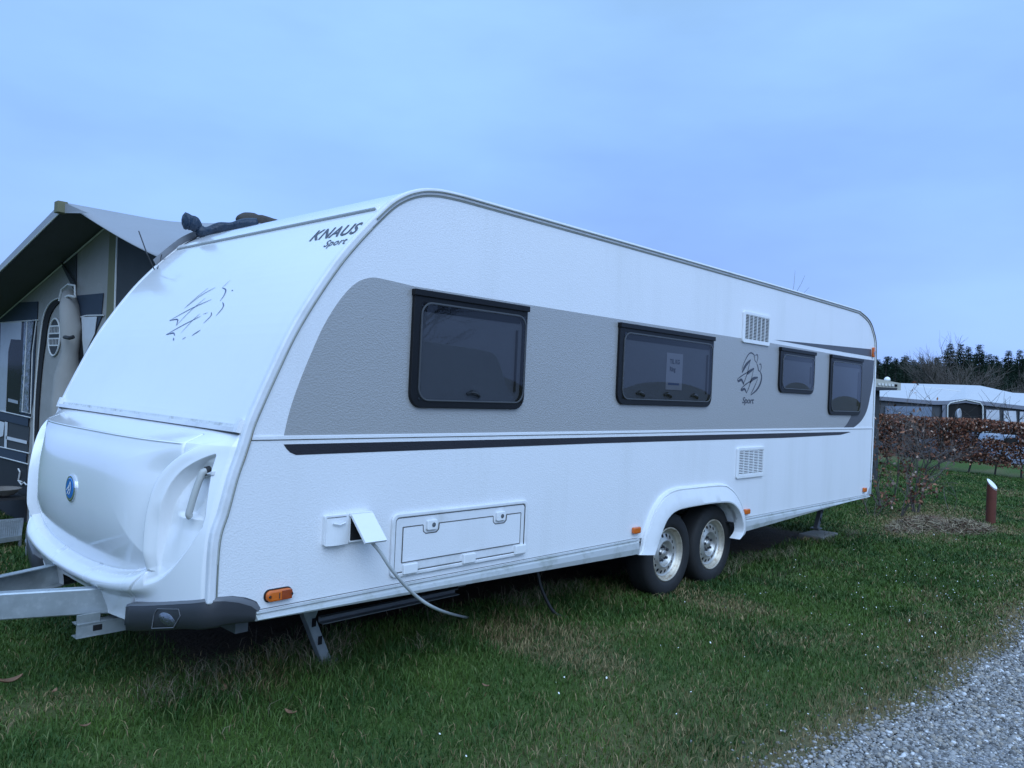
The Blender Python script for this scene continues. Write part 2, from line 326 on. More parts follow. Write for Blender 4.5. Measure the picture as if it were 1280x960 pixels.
# ================================================================ caravan
car = thing('caravan', 'long white twin-axle touring caravan with grey window band parked on the grass', 'caravan', (3.3, 1.15, G))
W = 2.3
T0 = [(-.452, .60), (-.452, .649), (-.448, .877), (-.417, .993), (-.385, 1.127), (-.357, 1.215), (-.336, 1.285), (-.311, 1.369), (-.227, 1.566), (-.121, 1.787), (.041, 2.042), (.175, 2.211), (.33, 2.375), (.41, 2.440), (.50, 2.487), (.602, 2.515), (.75, 2.528), (1.1, 2.53), (3, 2.53), (5, 2.527), (6.40, 2.520), (6.62, 2.508), (6.863, 2.449), (7.0, 2.352), (7.093, 2.20), (7.119, 1.789), (7.129, 1.077), (7.121, .66)]
T = smoothline(T0, 5)
OUT = offset(T, .036)                 # outer profile of the shell
TB = [(7.10, .5615), (-.44, .5615)]
fo = OUT[:70]; foz = fo[:, 1]; fox = fo[:, 0]
def xo(z): return np.interp(z, foz, fox)
def frontpt(px, py, y_hint=None):     # where a sight line meets the front panel
    d = ray(px, py); ts = np.linspace(1.5, 8, 6001); Q = np.array(CC)[None] + np.array(d)[None] * ts[:, None]
    g = Q[:, 0] - xo(Q[:, 2]); i = np.where((g[:-1] < 0) & (g[1:] >= 0))[0][0]; return Q[i + 1]
# shell
BODYP = [tuple(p) for p in OUT] + [(7.12, .535), (-.44, .535)]
MB().prism(BODYP, .008, W - .008).make('body_shell', WHITE, car)
# textured side walls with the wheel arch cut out
arch_in = smoothline([S(811, 693), S(816, 678), S(822, 661), S(829, 646), S(840, 636.5), S(865, 631), S(891, 627.5), S(906, 628), S(914, 633.5), S(919, 643), S(921.6, 655), S(921.6, 668)], 4)
def sidewall(y0, y1):
    m = MB(); m.prism(T + TB, y0, y1); return m
sidewall(-.004, .012).make('side_wall', SIDEW, car); sidewall(W - .012, W + .004).make('side_wall', SIDEW, car)
# corner trim running all round the side, lighter face plus stained bead
def sweep(profile_out, a, b, y0, y1):
    A = offset(T, a)[4:-1]; B = offset(T, b)[4:-1]; m = MB(); n = len(A)
    V = [(p[0], y0, p[1]) for p in A] + [(p[0], y0, p[1]) for p in B] + [(p[0], y1, p[1]) for p in B] + [(p[0], y1, p[1]) for p in A]
    F = []
    for i in range(n - 1):
        for k in range(4): F.append((k * n + i, k * n + i + 1, ((k + 1) % 4) * n + i + 1, ((k + 1) % 4) * n + i))
    F += [(0, n, 2 * n, 3 * n), (n - 1, 2 * n - 1, 3 * n - 1, 4 * n - 1)]
    return m.add(V, F)
for ya, yb in ((-.012, .024), (W - .024, W + .012)):
    sweep(None, .004, .040, ya, yb).make('corner_trim', TRIM, car, bevel=.008)
sweep(None, -.003, .0035, -.0075, .01).make('sealant_bead', TRIMD, car)
# stained roof rail on the camera-side edge
def seg(i0, i1, a, b, y0, y1, name, m):
    A = offset(T, a)[i0:i1]; B = offset(T, b)[i0:i1]; n = len(A); mb = MB()
    V = [(p[0], y0, p[1]) for p in A] + [(p[0], y0, p[1]) for p in B] + [(p[0], y1, p[1]) for p in B] + [(p[0], y1, p[1]) for p in A]; F = []
    for i in range(n - 1):
        for k in range(4): F.append((k * n + i, k * n + i + 1, ((k + 1) % 4) * n + i + 1, ((k + 1) % 4) * n + i))
    F += [(0, n, 2 * n, 3 * n), (n - 1, 2 * n - 1, 3 * n - 1, 4 * n - 1)]
    return mb.add(V, F).make(name, m, car)
seg(58, 124, .019, .025, -.020, -.0125, 'awning_rail', TRIMD); seg(8, 58, .0045, .0075, -.0145, -.0122, 'trim_edge_line', mat('weathered_bead', (.40, .41, .36), .6, var=.3, vscale=12))
seg(24, 34, .0005, .0035, -.0135, -.0126, 'sealant_streak', SEAL)
# graphics
z_b = .0006
grey = smoothline([S(353.4, 547.8), S(360, 518.8), S(367.5, 494.4), S(378.8, 464.4), S(389, 440), S(403, 408.8), S(420, 380.6), S(435, 362), S(448, 351.6), S(463, 347), S(478, 348.8), S(517.5, 358)], 4)
zt = S(740, 393.5)[1]
grey += [(2.0, (grey[-1][1] + zt) / 2), (S(930, 423.5)[0], S(930, 423.5)[1]), (S(965, 429)[0], S(965, 429)[1]), S(1063, 446.5), S(1063, 521), S(1058, 529.8), S(1052.6, 536)]
MB().prism(grey, -.0055, -.0042).make('grey_graphic', SIDEG, car)
dk = [S(1063, 446.5)] + [S(1092, 450.6)] + smoothline([S(1091, 472.5), S(1087, 495), S(1082.5, 514), S(1075, 527), S(1064.7, 535.4)], 4) + [S(1052.6, 536), S(1058, 529.8), S(1063, 521)]
MB().prism(dk, -.0068, -.0056).make('charcoal_graphic', SIDED, car)
MB().prism([S(968, 424.7), S(1088.6, 436.5), S(1088.6, 446), S(1030, 436), S(974, 426)], -.0056, -.0042).make('charcoal_wedge', SIDED, car)
st = [S(353.8, 555.3)] + [S(980, 541.3), S(1060, 539.7), S(1063, 540), S(1050, 543.5), S(980, 547.2), S(740, 554.3), S(369.4, 568.6), S(362, 565.5), S(357.5, 561)]
MB().prism(st, -.0056, -.0042).make('dark_stripe', STRIPE, car)
MB().box(-.33, 7.12, -.0095, -.0042, 1.292, 1.309).make('waist_moulding', SIDEW, car, bevel=.002)
MB().box(-.335, 7.12, -.0052, -.0042, 1.2885, 1.2915).make('waist_seam', SEAM, car)
# side skirt rail
xa, xb = S(795, 693)[0], S(928, 664)[0]
def skirt(x0, x1, zb0, zb1, nm):
    m = MB(); P = [(-.004, .5615, 0), (-.018, .5615, 0), (-.021, .552, 0), (-.014, .545, 0), (-.026, .53, 0), (-.03, None, 1), (-.018, None, 0), (.012, None, 0), (.012, .5615, 0)]
    xs = np.linspace(x0, x1, 12); V = []
    for x in xs:
        zb = zb0 + (zb1 - zb0) * (x - x0) / (x1 - x0)
        pr = [(-.004, .5618), (-.016, .5618), (-.018, .555), (-.010, .549), (-.024, .538), (-.029, (zb + .54) / 2), (-.024, zb + .004), (-.008, zb), (.012, zb + .002), (.012, .5618)]
        V += [(x, y, z) for y, z in pr]
    k = 10; F = [(i * k + j, (i + 1) * k + j, (i + 1) * k + (j + 1) % k, i * k + (j + 1) % k) for i in range(11) for j in range(k)] + [tuple(range(k)), tuple(11 * k + j for j in range(k))]
    m.add(V, F); o = m.make(nm, SKIRT, car); return o
skirt(-.275, xa, .522, .456, 'skirt_rail'); skirt(xb, 7.08, .452, .548, 'skirt_rail')
MB().box(-.42, xa, -.006, -.0042, .566, .5685).make('skirt_seam', SEAM, car); MB().box(xb, 7.10, -.006, -.0042, .566, .5685).make('skirt_seam', SEAM, car)
# wheel arch moulding
ao = [S(795.6, 693), S(799, 686), S(803, 665), S(810.5, 643), S(816.5, 631), S(825.6, 618.5), S(840.6, 610), S(863, 607.2), S(899, 604.3), S(910, 609), S(917.6, 618), S(924, 631), S(928, 645), S(929, 664), S(925, 669)]
ao = smoothline(ao, 4)
ai = smoothline([S(811, 692), S(815, 680), S(821, 662), S(828, 647), S(840, 637), S(864, 631.5), S(890, 628), S(905, 628), S(913, 633), S(918.5, 642), S(921.6, 654), S(921.8, 664), S(916, 673)], 4)
def resamp(P, n):
    P = np.array(P); d = np.r_[0, np.cumsum(np.linalg.norm(np.diff(P, axis=0), axis=1))]; t = np.linspace(0, d[-1], n); return np.stack([np.interp(t, d, P[:, 0]), np.interp(t, d, P[:, 1])], 1)
A = resamp(ao, 60); B = resamp(ai, 60); V = []; prof = [(0, -.004), (.01, -.022), (.09, -.030), (.11, -.021), (.15, -.021), (.17, -.032), (.5, -.045), (.90, -.058), (.97, -.055), (1, -.048), (1, .03)]
for a_, b_ in zip(A, B): V += [(a_[0] + (b_[0] - a_[0]) * f, y, a_[1] + (b_[1] - a_[1]) * f) for f, y in prof]
k = len(prof); F = [(i * k + j, (i + 1) * k + j, (i + 1) * k + j + 1, i * k + j + 1) for i in range(59) for j in range(k - 1)]
wa_ = mk('wheel_arch', V, F, PLAS, car, smooth=True); wa_.data.set_sharp_from_angle(angle=.5)
# dark wheel box behind the arch
wb = [tuple(p) for p in B]; wbp = wb + [(B[-1][0], .30), (B[0][0], .30)]
CUT = wbp
# wheel box: the arch opening is cut through side wall and shell
def cut_opening(objname):
    pass
cutter = MB().prism([(B[0][0] + .004, .2)] + [tuple(p) for p in B] + [(B[-1][0] - .002, .2)], -.06, .62)
cu = cutter.make('cutter', HOLE, car)
def apply_bool(o, c):
    md = o.modifiers.new('b', 'BOOLEAN'); md.object = c; md.operation = 'DIFFERENCE'; md.solver = 'EXACT'
    bpy.context.view_layer.update(); dg = bpy.context.evaluated_depsgraph_get(); me = bpy.data.meshes.new_from_object(o.evaluated_get(dg)); o.modifiers.clear(); o.data = me
for o in [x for x in list(car.children) if x.name.split('.')[0] in ('side_wall', 'body_shell')]:
    if o.name == 'side_wall.001': continue
    apply_bool(o, cu)
bpy.data.objects.remove(cu)
Bx0, Bx1 = B[0][0] - .01, B[-1][0] + .01
B = B[:-5]; m = MB(); nB = len(B)
V = [(p[0], .0 + .03, p[1] + .002) for p in B] + [(p[0], .60, p[1] + .002) for p in B]
m.add(V, [(i, i + 1, nB + i + 1, nB + i) for i in range(nB - 1)] + [tuple(range(nB, 2 * nB))]); m.make('wheel_box', HOLE, car)
# wheels
def wheel(x, y0, side=1):
    c = (x, y0, .364); s = side
    tr = MB().lathe([(.198, .012 * s), (.212, -.006 * s), (.235, -.014 * s), (.275, -.012 * s), (.300, -.002 * s), (.312, .012 * s), (.318, .03 * s), (.320, .06 * s), (.320, .13 * s), (.312, .165 * s), (.29, .185 * s), (.2, .18 * s)], c, n=56).make('wheel', TYRE, car, smooth=True)
    r = MB().lathe([(.203, .010 * s), (.203, .000 * s), (.196, -.003 * s), (.190, .004 * s), (.187, .020 * s), (.180, .026 * s), (.172, .032 * s), (.168, .042 * s)], c, n=56).make('rim', RIMR, tr, smooth=True)
    MB().lathe([(.169, .034 * s), (.163, .046 * s), (.150, .046 * s), (.120, .036 * s), (.106, .024 * s), (.097, .021 * s), (.088, .034 * s), (.080, .052 * s), (.070, .058 * s), (.032, .058 * s), (.030, .040 * s), (.024, .032 * s), (.001, .030 * s)], c, n=56).make('wheel_disc', RIM, tr, smooth=True)
    for kk in range(16):
        a = 2 * math.pi * (kk + .5) / 16; hp = []
        for j in range(14):
            b_ = 2 * math.pi * j / 14; u = .0135 * math.cos(b_); v = .0125 * math.sin(b_); rad = .138 + u
            hp.append((x + rad * math.cos(a) - v * math.sin(a), y0 + (np.interp(rad, [.120, .150], [.036, .046]) - .0012) * s, .364 + rad * math.sin(a) + v * math.cos(a)))
        mk('vent_hole', hp, [tuple(range(14))], HOLE, tr)
    for kk in range(5):
        a = 2 * math.pi * kk / 5 + .5
        MB().lathe([(.0155, .057 * s), (.0155, .052 * s), (.011, .048 * s), (.011, .032 * s), (.001, .030 * s)], (x + .052 * math.cos(a), y0, .364 + .052 * math.sin(a)), n=6).make('wheel_bolt', ANTH, tr)
wheel(3.165, .10); wheel(3.83, .10); wheel(3.165, W - .10, -1); wheel(3.83, W - .10, -1)
MB().tube([(3.165, .2, .36), (3.165, W - .2, .36)], .035).make('axle', GALVD, car); MB().tube([(3.83, .2, .36), (3.83, W - .2, .36)], .035).make('axle', GALVD, car)
# windows
LEVER = mat('window_lever', (.02, .02, .022), .4)
def window(x0, x1, z0, z1, latches, label):
    f = MB().ring(rrect(x0, x1, z0, z1, .075, 6, rt=.008), rrect(x0 + .046, x1 - .030, z0 + .040, z1 - .062, .06, 6), -.024, .004).make('window', FRAME, car, bevel=.004, label=label)
    MB().box(x0 - .006, x1 + .006, -.036, -.004, z1 - .028, z1 + .004).make('hinge_rail', FRAME, f, bevel=.003)
    MB().ring(rrect(x0 + .046, x1 - .010, z0 + .034, z1 - .052, .07, 8), rrect(x0 + .056, x1 - .020, z0 + .043, z1 - .063, .06, 8), -.030, -.020).make('seal', FRAME2, f, smooth=False, bevel=.003)
    n_ = 26; pm = MB(); xs = np.linspace(x0 + .050, x1 - .016, n_); zs = np.linspace(z0 + .037, z1 - .056, 14)
    V = [(x, -.026 - .006 * (1 - ((2 * (x - x0) / (x1 - x0) - 1) ** 2)) * (1 - (2 * (z - z0) / (z1 - z0) - 1) ** 2), z) for x in xs for z in zs]
    pm.add(V, [(i * 14 + j, (i + 1) * 14 + j, (i + 1) * 14 + j + 1, i * 14 + j + 1) for i in range(n_ - 1) for j in range(13)]); pm.make('pane', PANE, f, smooth=True)
    MB().box(x0 + .04, x1 - .025, -.0092, -.0075, z0 + .035, z1 - .055).make('blind', BLIND, f)
    ip = MB().box(x0 + .05, x1 - .05, -.013, -.0105, z1 - .10, z1 - .055); ip.make('blind_cassette', FRAME, f)
    MB().tube([(x1 - .075, -.016, z0 + .10), (x1 - .075, -.016, z1 - .14)], .007, 6).make('stay_arm', LEVER, f)
    for lx in latches:
        xx = x0 + (x1 - x0) * lx
        MB().tube([(xx - .045, -.017, z0 + .078), (xx - .01, -.0185, z0 + .088), (xx + .025, -.0185, z0 + .08), (xx + .05, -.016, z0 + .064)], [.007, .013, .013, .009], 8).make('latch', LEVER, f)
    return f
window(.500, 1.340, 1.440, 2.028, (.52,), 'large square window nearest the front')
w2 = window(2.250, 3.490, 1.484, 2.022, (.22, .5, .8), 'wide window with a paper notice behind it')
window(4.680, 5.436, 1.630, 2.028, (), 'small window')
window(5.825, 6.688, 1.438, 2.034, (), 'tall window next to the rear corner')
# paper notice
xp0, xp1 = 2.845, 3.065
note = MB().box(xp0, xp1, -.0120, -.0112, 1.60, 1.865).make('paper_notice', mat('paper', (.30, .30, .33), .7), w2)
for txt, zz, sz in (('TIL KG', 1.79, .044), ('Ring', 1.735, .044)):
    V, F = text_mesh(txt, sz, 0, .002); MB().add([(xp0 + .045 + v.x, -.0126, zz + v.y) for v in V], F).make('notice_line', INKD, w2)
MB().box(xp0 + .03, xp0 + .18, -.0128, -.0124, 1.635, 1.65).make('notice_bar', INKF, w2)
# vents
def grille(x0, x1, z0, z1, rows, colsn, cover):
    f = MB().ring(rrect(x0, x1, z0, z1, .018), rrect(x0 + .035, x1 - .02, z0 + .03, z1 - .025, .004), -.020, -.004).make('vent_grille', PLAS, car, bevel=.003)
    MB().box(x0 + .02, x1 - .012, -.0075, -.0062, z0 + .02, z1 - .015).make('vent_cavity', HOLE, f)
    s_ = MB(); a0, a1, b0, b1 = x0 + .034, x1 - .019, z0 + .028, z1 - .023; dz = (b1 - b0) / rows
    for i in range(rows):
        zz = b0 + dz * (i + .5); s_.add([(a0, -.010, zz + dz * .26), (a1, -.010, zz + dz * .26), (a1, -.019, zz - dz * .2), (a0, -.019, zz - dz * .2), (a0, -.012, zz - dz * .24), (a1, -.012, zz - dz * .24)], [(0, 1, 2, 3), (3, 2, 5, 4), (4, 5, 1, 0)])
    for j in range(1, colsn):
        xx = a0 + (a1 - a0) * j / colsn; s_.box(xx - .0032, xx + .0032, -.0175, -.008, b0, b1)
    s_.make('louvres', PLAS, f)
vx0, vz1 = S(931, 389.5); vx1, vz0 = S(964.4, 389.5 + 44)[0], S(931, 429)[1]
grille(3.972, 4.462, 2.022, 2.280, 17, 6, False)
ux0, uz1 = S(922.5, 559.5); grille(3.965, 4.455, .902, 1.157, 15, 5, True)
# storage hatch
hx0, hz1 = S(488.3, 642.5); hx1 = S(658, 623)[0]; hz0 = S(484.3, 722.5)[1]
hz0 = .60; 
ht = MB().ring(rrect(hx0, hx1, hz0, hz1, .035, 6), rrect(hx0 + .022, hx1 - .022, hz0 + .02, hz1 - .02, .022, 6), -.020, -.004).make('storage_hatch', TRIM, car, bevel=.005)
MB().prism(rrect(hx0 + .026, hx1 - .026, hz0 + .024, hz1 - .024, .02, 6), -.014, -.004).make('hatch_frame', TRIM, ht, bevel=.003)
ix0, ix1, iz0, iz1 = hx0 + .07, hx1 - .06, hz0 + .07, hz1 - .07
def notch(cx): return [(cx + .055, iz1), (cx + .052, iz1 - .032), (cx + .035, iz1 - .045), (cx - .035, iz1 - .045), (cx - .052, iz1 - .032), (cx - .055, iz1)]
l1 = hx0 + (hx1 - hx0) * .255; l2 = hx0 + (hx1 - hx0) * .765
ins = [(ix0, iz0), (ix1, iz0), (ix1, iz1)] + notch(l2) + notch(l1) + [(ix0, iz1)]
MB().prism(ins, -.0165, -.014).make('hatch_panel', SIDEW, ht)
sm = MB()
for k in range(len(ins)):
    a_ = ins[k]; b_ = ins[(k + 1) % len(ins)]; sm.bar((a_[0], -.0150, a_[1]), (b_[0], -.0150, b_[1]), .005, .0045, up=(0, 1, 0))
rr = rrect(hx0 + .024, hx1 - .024, hz0 + .022, hz1 - .022, .021, 6)
for k in range(len(rr)):
    a_ = rr[k]; b_ = rr[(k + 1) % len(rr)]; sm.bar((a_[0], -.0135, a_[1]), (b_[0], -.0135, b_[1]), .003, .006, up=(0, 1, 0))
sm.make('hatch_gap', SEAM, ht)
for lx in (l1, l2):
    lk = MB().prism(rrect(lx - .034, lx + .034, iz1 - .028, iz1 + .022, .008), -.030, -.014).make('lock', PLAS, ht, bevel=.003)
    MB().lathe([(.012, -.0315), (.012, -.030), (.001, -.0315)], (lx + .006, 0, iz1 - .003), n=16).make('keyhole', GALVD, lk)
for hxx in (hx0 + .12, hx0 + (hx1 - hx0) * .53, hx1 - .06):
    MB().prism([(hxx - .045, hz0 + .012), (hxx + .045, hz0 + .012), (hxx + .045, hz0 + .062), (hxx - .045, hz0 + .062)], -.032, -.012).make('hinge', PLAS, ht, bevel=.004)
# sockets
sx0, sz1 = S(403, 644); sx1 = S(432.5, 640)[0]; sz0 = S(402.5, 681.5)[1]; sw = sx1 - sx0

def sockbody(x0, x1):
    return MB().ring(rrect(x0, x1, sz0, sz1, .008), rrect(x0 + .010, x1 - .010, sz0 + .010, sz1 - .012, .006), -.024, -.004)
s1 = sockbody(sx0, sx1).make('socket_box', PLAS, car, bevel=.003)
zs = np.linspace(sz0, sz1 - .012, 10); cs = np.linspace(0, 1, 9)
V = [(sx0 + .002 + (sw - .004) * c_, -.026 - .018 * math.sin(math.pi * (.15 + .75 * c_)) * (1 - .4 * (z - sz0) / (sz1 - sz0)), z) for z in zs for c_ in cs]
F = [(i * 9 + j, i * 9 + j + 1, (i + 1) * 9 + j + 1, (i + 1) * 9 + j) for i in range(9) for j in range(8)]
nV = len(V); V += [(v[0], -.02, v[2]) for v in V]; F += [(j, j + 1, nV + j + 1, nV + j) for j in range(8)] + [(i * 9, (i + 1) * 9, nV + (i + 1) * 9, nV + i * 9) for i in range(9)] + [(i * 9 + 8, (i + 1) * 9 + 8, nV + (i + 1) * 9 + 8, nV + i * 9 + 8) for i in range(9)]
mk('socket_flap', V, F, PLAS, s1, smooth=False)
MB().tube([(sx0 + .03, -.045, sz1 - .035), (sx0 + sw / 2, -.05, sz1 - .043), (sx1 - .03, -.045, sz1 - .035)], .004, 6).make('finger_grip', TRIM, s1)
g2 = sx1 + .004; g3 = g2 + sw * .96
s2 = sockbody(g2, g3).make('socket_box', PLAS, car, bevel=.003)
MB().box(g2 + .004, g3 - .004, -.0235, -.004, sz0 + .006, sz1 - .006).make('socket_recess', HOLE, s2)
MB().box(g2 - .002, g3 + .002, -.034, -.02, sz1 - .014, sz1 + .003).make('flap_hinge', PLAS, s2, bevel=.003)
fl = MB(); top = Vector((0, -.03, sz1 - .008)); dn = Vector((0, -.118, -.112)); nr = dn.cross(Vector((1, 0, 0))).normalized() * .006
V = []
for c_ in cs:
    xx = g2 + .004 + (sw * .95) * c_; bul = .010 * math.sin(math.pi * c_)
    for t_ in (0, 1):
        p = Vector((xx, top.y, top.z)) + dn * t_; V += [p + nr, p - nr * (1)]
F = []
for i in range(8):
    a_ = i * 4; b_ = a_ + 4; F += [(a_, b_, b_ + 2, a_ + 2), (a_ + 1, a_ + 3, b_ + 3, b_ + 1), (a_, a_ + 1, b_ + 1, b_), (a_ + 2, b_ + 2, b_ + 3, a_ + 3)]
F += [(0, 2, 3, 1), (32, 33, 35, 34)]
mk('socket_flap', V, F, PLAS, s2, label='white flap standing open over the cable')
# marker lamps
def lamp(px, py, w_, h_, nm='marker_lamp', mt=AMBER, rd=None):
    x, z = S(px, py); r_ = rd or h_ / 2 - .002
    o = MB().prism(rrect(x - w_ / 2, x + w_ / 2, z - h_ / 2, z + h_ / 2, r_, 6), -.030, -.004).make(nm, mt, car, bevel=.008); return o, x, z
o, x, z = lamp(346.5, 742.5, .125, .048)
MB().prism(rrect(x - .068, x + .068, z - .028, z + .028, .026, 6), -.009, -.0045).make('lamp_base', BLACK, o)
MB().box(x + .005, x + .055, -.0312, -.029, z - .02, z + .02).make('reflector', AMBERD, o, bevel=.004)
for dx in (-.05, .053): MB().lathe([(.007, -.0325), (.007, -.029), (.001, -.0325)], (x + dx, 0, z), n=10).make('screw', BLACK, o)
MB().box(x - .008, x - .004, -.0318, -.030, z - .012, z + .012).make('lens_marking', ANTH, o)
lamp(793, 662.3, .085, .045, rd=.012); lamp(931.5, 639, .085, .045, rd=.012); lamp(1079, 612, .08, .05, rd=.012)
o, x, z = lamp(1090, 440.5, .05, .11, rd=.015); MB().prism([(x - .022, z - .02), (x + .022, z - .05), (x + .022, z + .02), (x - .022, z + .0)], -.032, -.029).make('clear_lens', LENS, o)
# logo on the side: two gliding birds drawn in a few strokes, and the word below
def ribbon(mb, pts, wd, y=-.0068, taper=True):
    P = smoothline(pts, 6); n_ = len(P); V = []; Tn = np.gradient(np.array(P), axis=0); Tn /= np.linalg.norm(Tn, axis=1)[:, None] + 1e-9
    for i, p in enumerate(P):
        ww = wd * (.35 + .65 * math.sin(math.pi * min(1, max(0, i / (n_ - 1))) ** .9)) if taper else wd
        V += [(p[0] - Tn[i][1] * ww / 2, y, p[1] + Tn[i][0] * ww / 2), (p[0] + Tn[i][1] * ww / 2, y, p[1] - Tn[i][0] * ww / 2)]
    mb.add(V, [(2 * i, 2 * i + 1, 2 * i + 3, 2 * i + 2) for i in range(n_ - 1)])
def L(pts): return [S(900 + x / 10.66, 430 + y / 10.66) for x, y in pts]
lg = MB()
for pts, wd in (([(285, 380), (330, 290), (400, 210)], .028), ([(350, 400), (380, 370), (445, 325)], .028), ([(385, 520), (430, 465), (495, 445)], .028),
                ([(300, 540), (350, 400), (395, 215)], .010), ([(345, 655), (395, 520), (440, 330)], .010), ([(400, 665), (440, 590), (495, 460)], .010),
                ([(280, 340), (320, 230), (370, 140), (410, 118), (450, 155), (455, 215), (480, 250)], .011), ([(460, 150), (490, 145), (495, 190), (480, 250)], .011),
                ([(480, 255), (495, 300), (505, 350), (525, 365)], .012), ([(510, 270), (535, 270), (540, 320), (525, 362)], .011),
                ([(525, 365), (545, 430), (530, 520), (480, 610), (400, 680)], .022), ([(225, 465), (300, 410), (380, 365)], .010), ([(270, 595), (330, 540), (410, 485)], .010),
                ([(225, 468), (235, 495), (275, 475), (300, 520), (308, 540)], .022), ([(268, 598), (280, 612), (320, 600), (345, 655)], .022)):
    ribbon(lg, L(pts), wd)
V, F = text_mesh('Sport', 1, .22, .018, .92); bx, bz = S(926.5, 503.8); sxx = (S(941.5, 503)[0] - bx) / max(v.x for v in V)
MB().add([(bx + v.x * sxx, -.0068, bz + v.y * sxx * .72) for v in V], F).make('model_lettering', INKD, car)
lg.make('side_emblem', INKD, car)
# ---------------- front panel fittings
FRAME0 = OUT
def fy(y, z, off=.0025):        # a point on the front panel raised by off along its normal
    x = xo(z); dx = (xo(z + .01) - xo(z - .01)) / .02; n_ = Vector((-1, 0, dx)).normalized(); return Vector((x, y, z)) + n_ * off
def fribbon(mb, pts, wd):
    Q = [frontpt(*p) for p in pts]; Q = smoothline(Q, 5); n_ = len(Q); V = []
    for i, p in enumerate(Q):
        t_ = Vector(np.array(Q[min(i + 1, n_ - 1)]) - np.array(Q[max(i - 1, 0)])); dx = (xo(p[2] + .01) - xo(p[2] - .01)) / .02; nv = Vector((-1, 0, dx)).normalized(); s_ = t_.cross(nv).normalized()
        ww = wd * (.4 + .6 * math.sin(math.pi * i / (n_ - 1))); c_ = fy(p[1], p[2]); V += [c_ + s_ * ww / 2, c_ - s_ * ww / 2]
    mb.add(V, [(2 * i, 2 * i + 1, 2 * i + 3, 2 * i + 2) for i in range(n_ - 1)])
em = MB()
def LF(pts): return [(200 + x / 10.67, 340 + y / 10.67) for x, y in pts]
for pts, wd in (([(330, 487), (480, 350), (645, 217)], .008), ([(335, 480), (560, 310), (745, 207)], .008), ([(130, 650), (420, 490), (690, 368)], .009), ([(218, 720), (400, 530), (612, 347)], .008),
                ([(130, 650), (230, 632), (235, 670), (220, 720)], .012), ([(85, 838), (330, 700), (550, 590)], .009), ([(280, 822), (440, 645), (540, 556)], .008), ([(85, 838), (180, 815), (198, 850)], .012),
                ([(185, 880), (185, 915)], .013), ([(835, 213), (880, 240), (860, 310), (805, 390)], .013), ([(840, 405), (845, 470), (750, 587)], .012), ([(688, 538), (680, 590), (585, 685)], .011),
                ([(840, 205), (880, 170), (945, 108)], .006), ([(430, 850), (490, 810), (545, 775)], .010), ([(300, 900), (350, 868)], .007), ([(580, 565), (640, 545)], .005), ([(960, 246), (975, 250)], .012)):
    fribbon(em, LF(pts), wd * .62)
em.make('front_emblem', INKF, car)
# arc length of the front profile, for lettering
def onarc(y, z0, s_):
    z = z0; dz = .002 if s_ > 0 else -.002; acc = 0
    while acc < abs(s_) - 1e-6:
        d_ = math.hypot(xo(z + dz) - xo(z), dz); st_ = min(d_, abs(s_) - acc); z += dz * st_ / d_; acc += st_
    return fy(y, z)
def fronttext(body, ya, yb, z0, hh, nm, shear, bold):
    V, F = text_mesh(body, 1, shear, bold, 1.06); mxx = max(v.x for v in V); mxy = text_cap
    MB().add([onarc(ya - v.x * (ya - yb) / mxx, z0, v.y / mxy * hh) for v in V], F).make(nm, INKD, car)
text_cap = .70
fronttext('KNAUS', .422, .030, 2.252, .088, 'maker_lettering', -.12, .018)
fronttext('Sport', .215, .035, 2.196, .050, 'model_lettering', -.08, .010)
# seams: upper ledge, rail above the locker lid
def strip(z0, z1, off, thick, ya, yb, nm, mt, bev=0):
    pz = np.linspace(z0, z1, 4); V = []
    for z in pz:
        a_ = fy(ya, z, off); b_ = fy(yb, z, off); c_ = fy(yb, z, off - thick); d_ = fy(ya, z, off - thick); V += [a_, b_, c_, d_]
    F = [(i * 4 + j, i * 4 + (j + 1) % 4, (i + 1) * 4 + (j + 1) % 4, (i + 1) * 4 + j) for i in range(3) for j in range(4)] + [(0, 1, 2, 3), (12, 13, 14, 15)]
    return mk(nm, V, F, mt, car)
strip(2.394, 2.414, .014, .02, .05, W - .05, 'upper_ledge', WHITE); strip(2.3885, 2.3945, .0035, .006, .05, W - .05, 'upper_seam', mat('soft_seam', (.30, .31, .31), .7))
strip(1.318, 1.336, .022, .03, .03, W - .03, 'front_rail', TRIM); strip(1.338, 1.352, .003, .004, .05, W - .05, 'rail_grime', mat('rail_grime', (.62, .64, .64), .6, var=.2, vscale=10, dirt=(.15, .15, .12), dscale=18, damt=.7)); strip(1.311, 1.317, .012, .02, .03, W - .03, 'rail_shadow_gap', SEAM)
strip(1.318, 1.372, .024, .03, .020, .050, 'rail_end_cap', PLAS); strip(1.318, 1.372, .024, .03, W - .050, W - .020, 'rail_end_cap', PLAS)
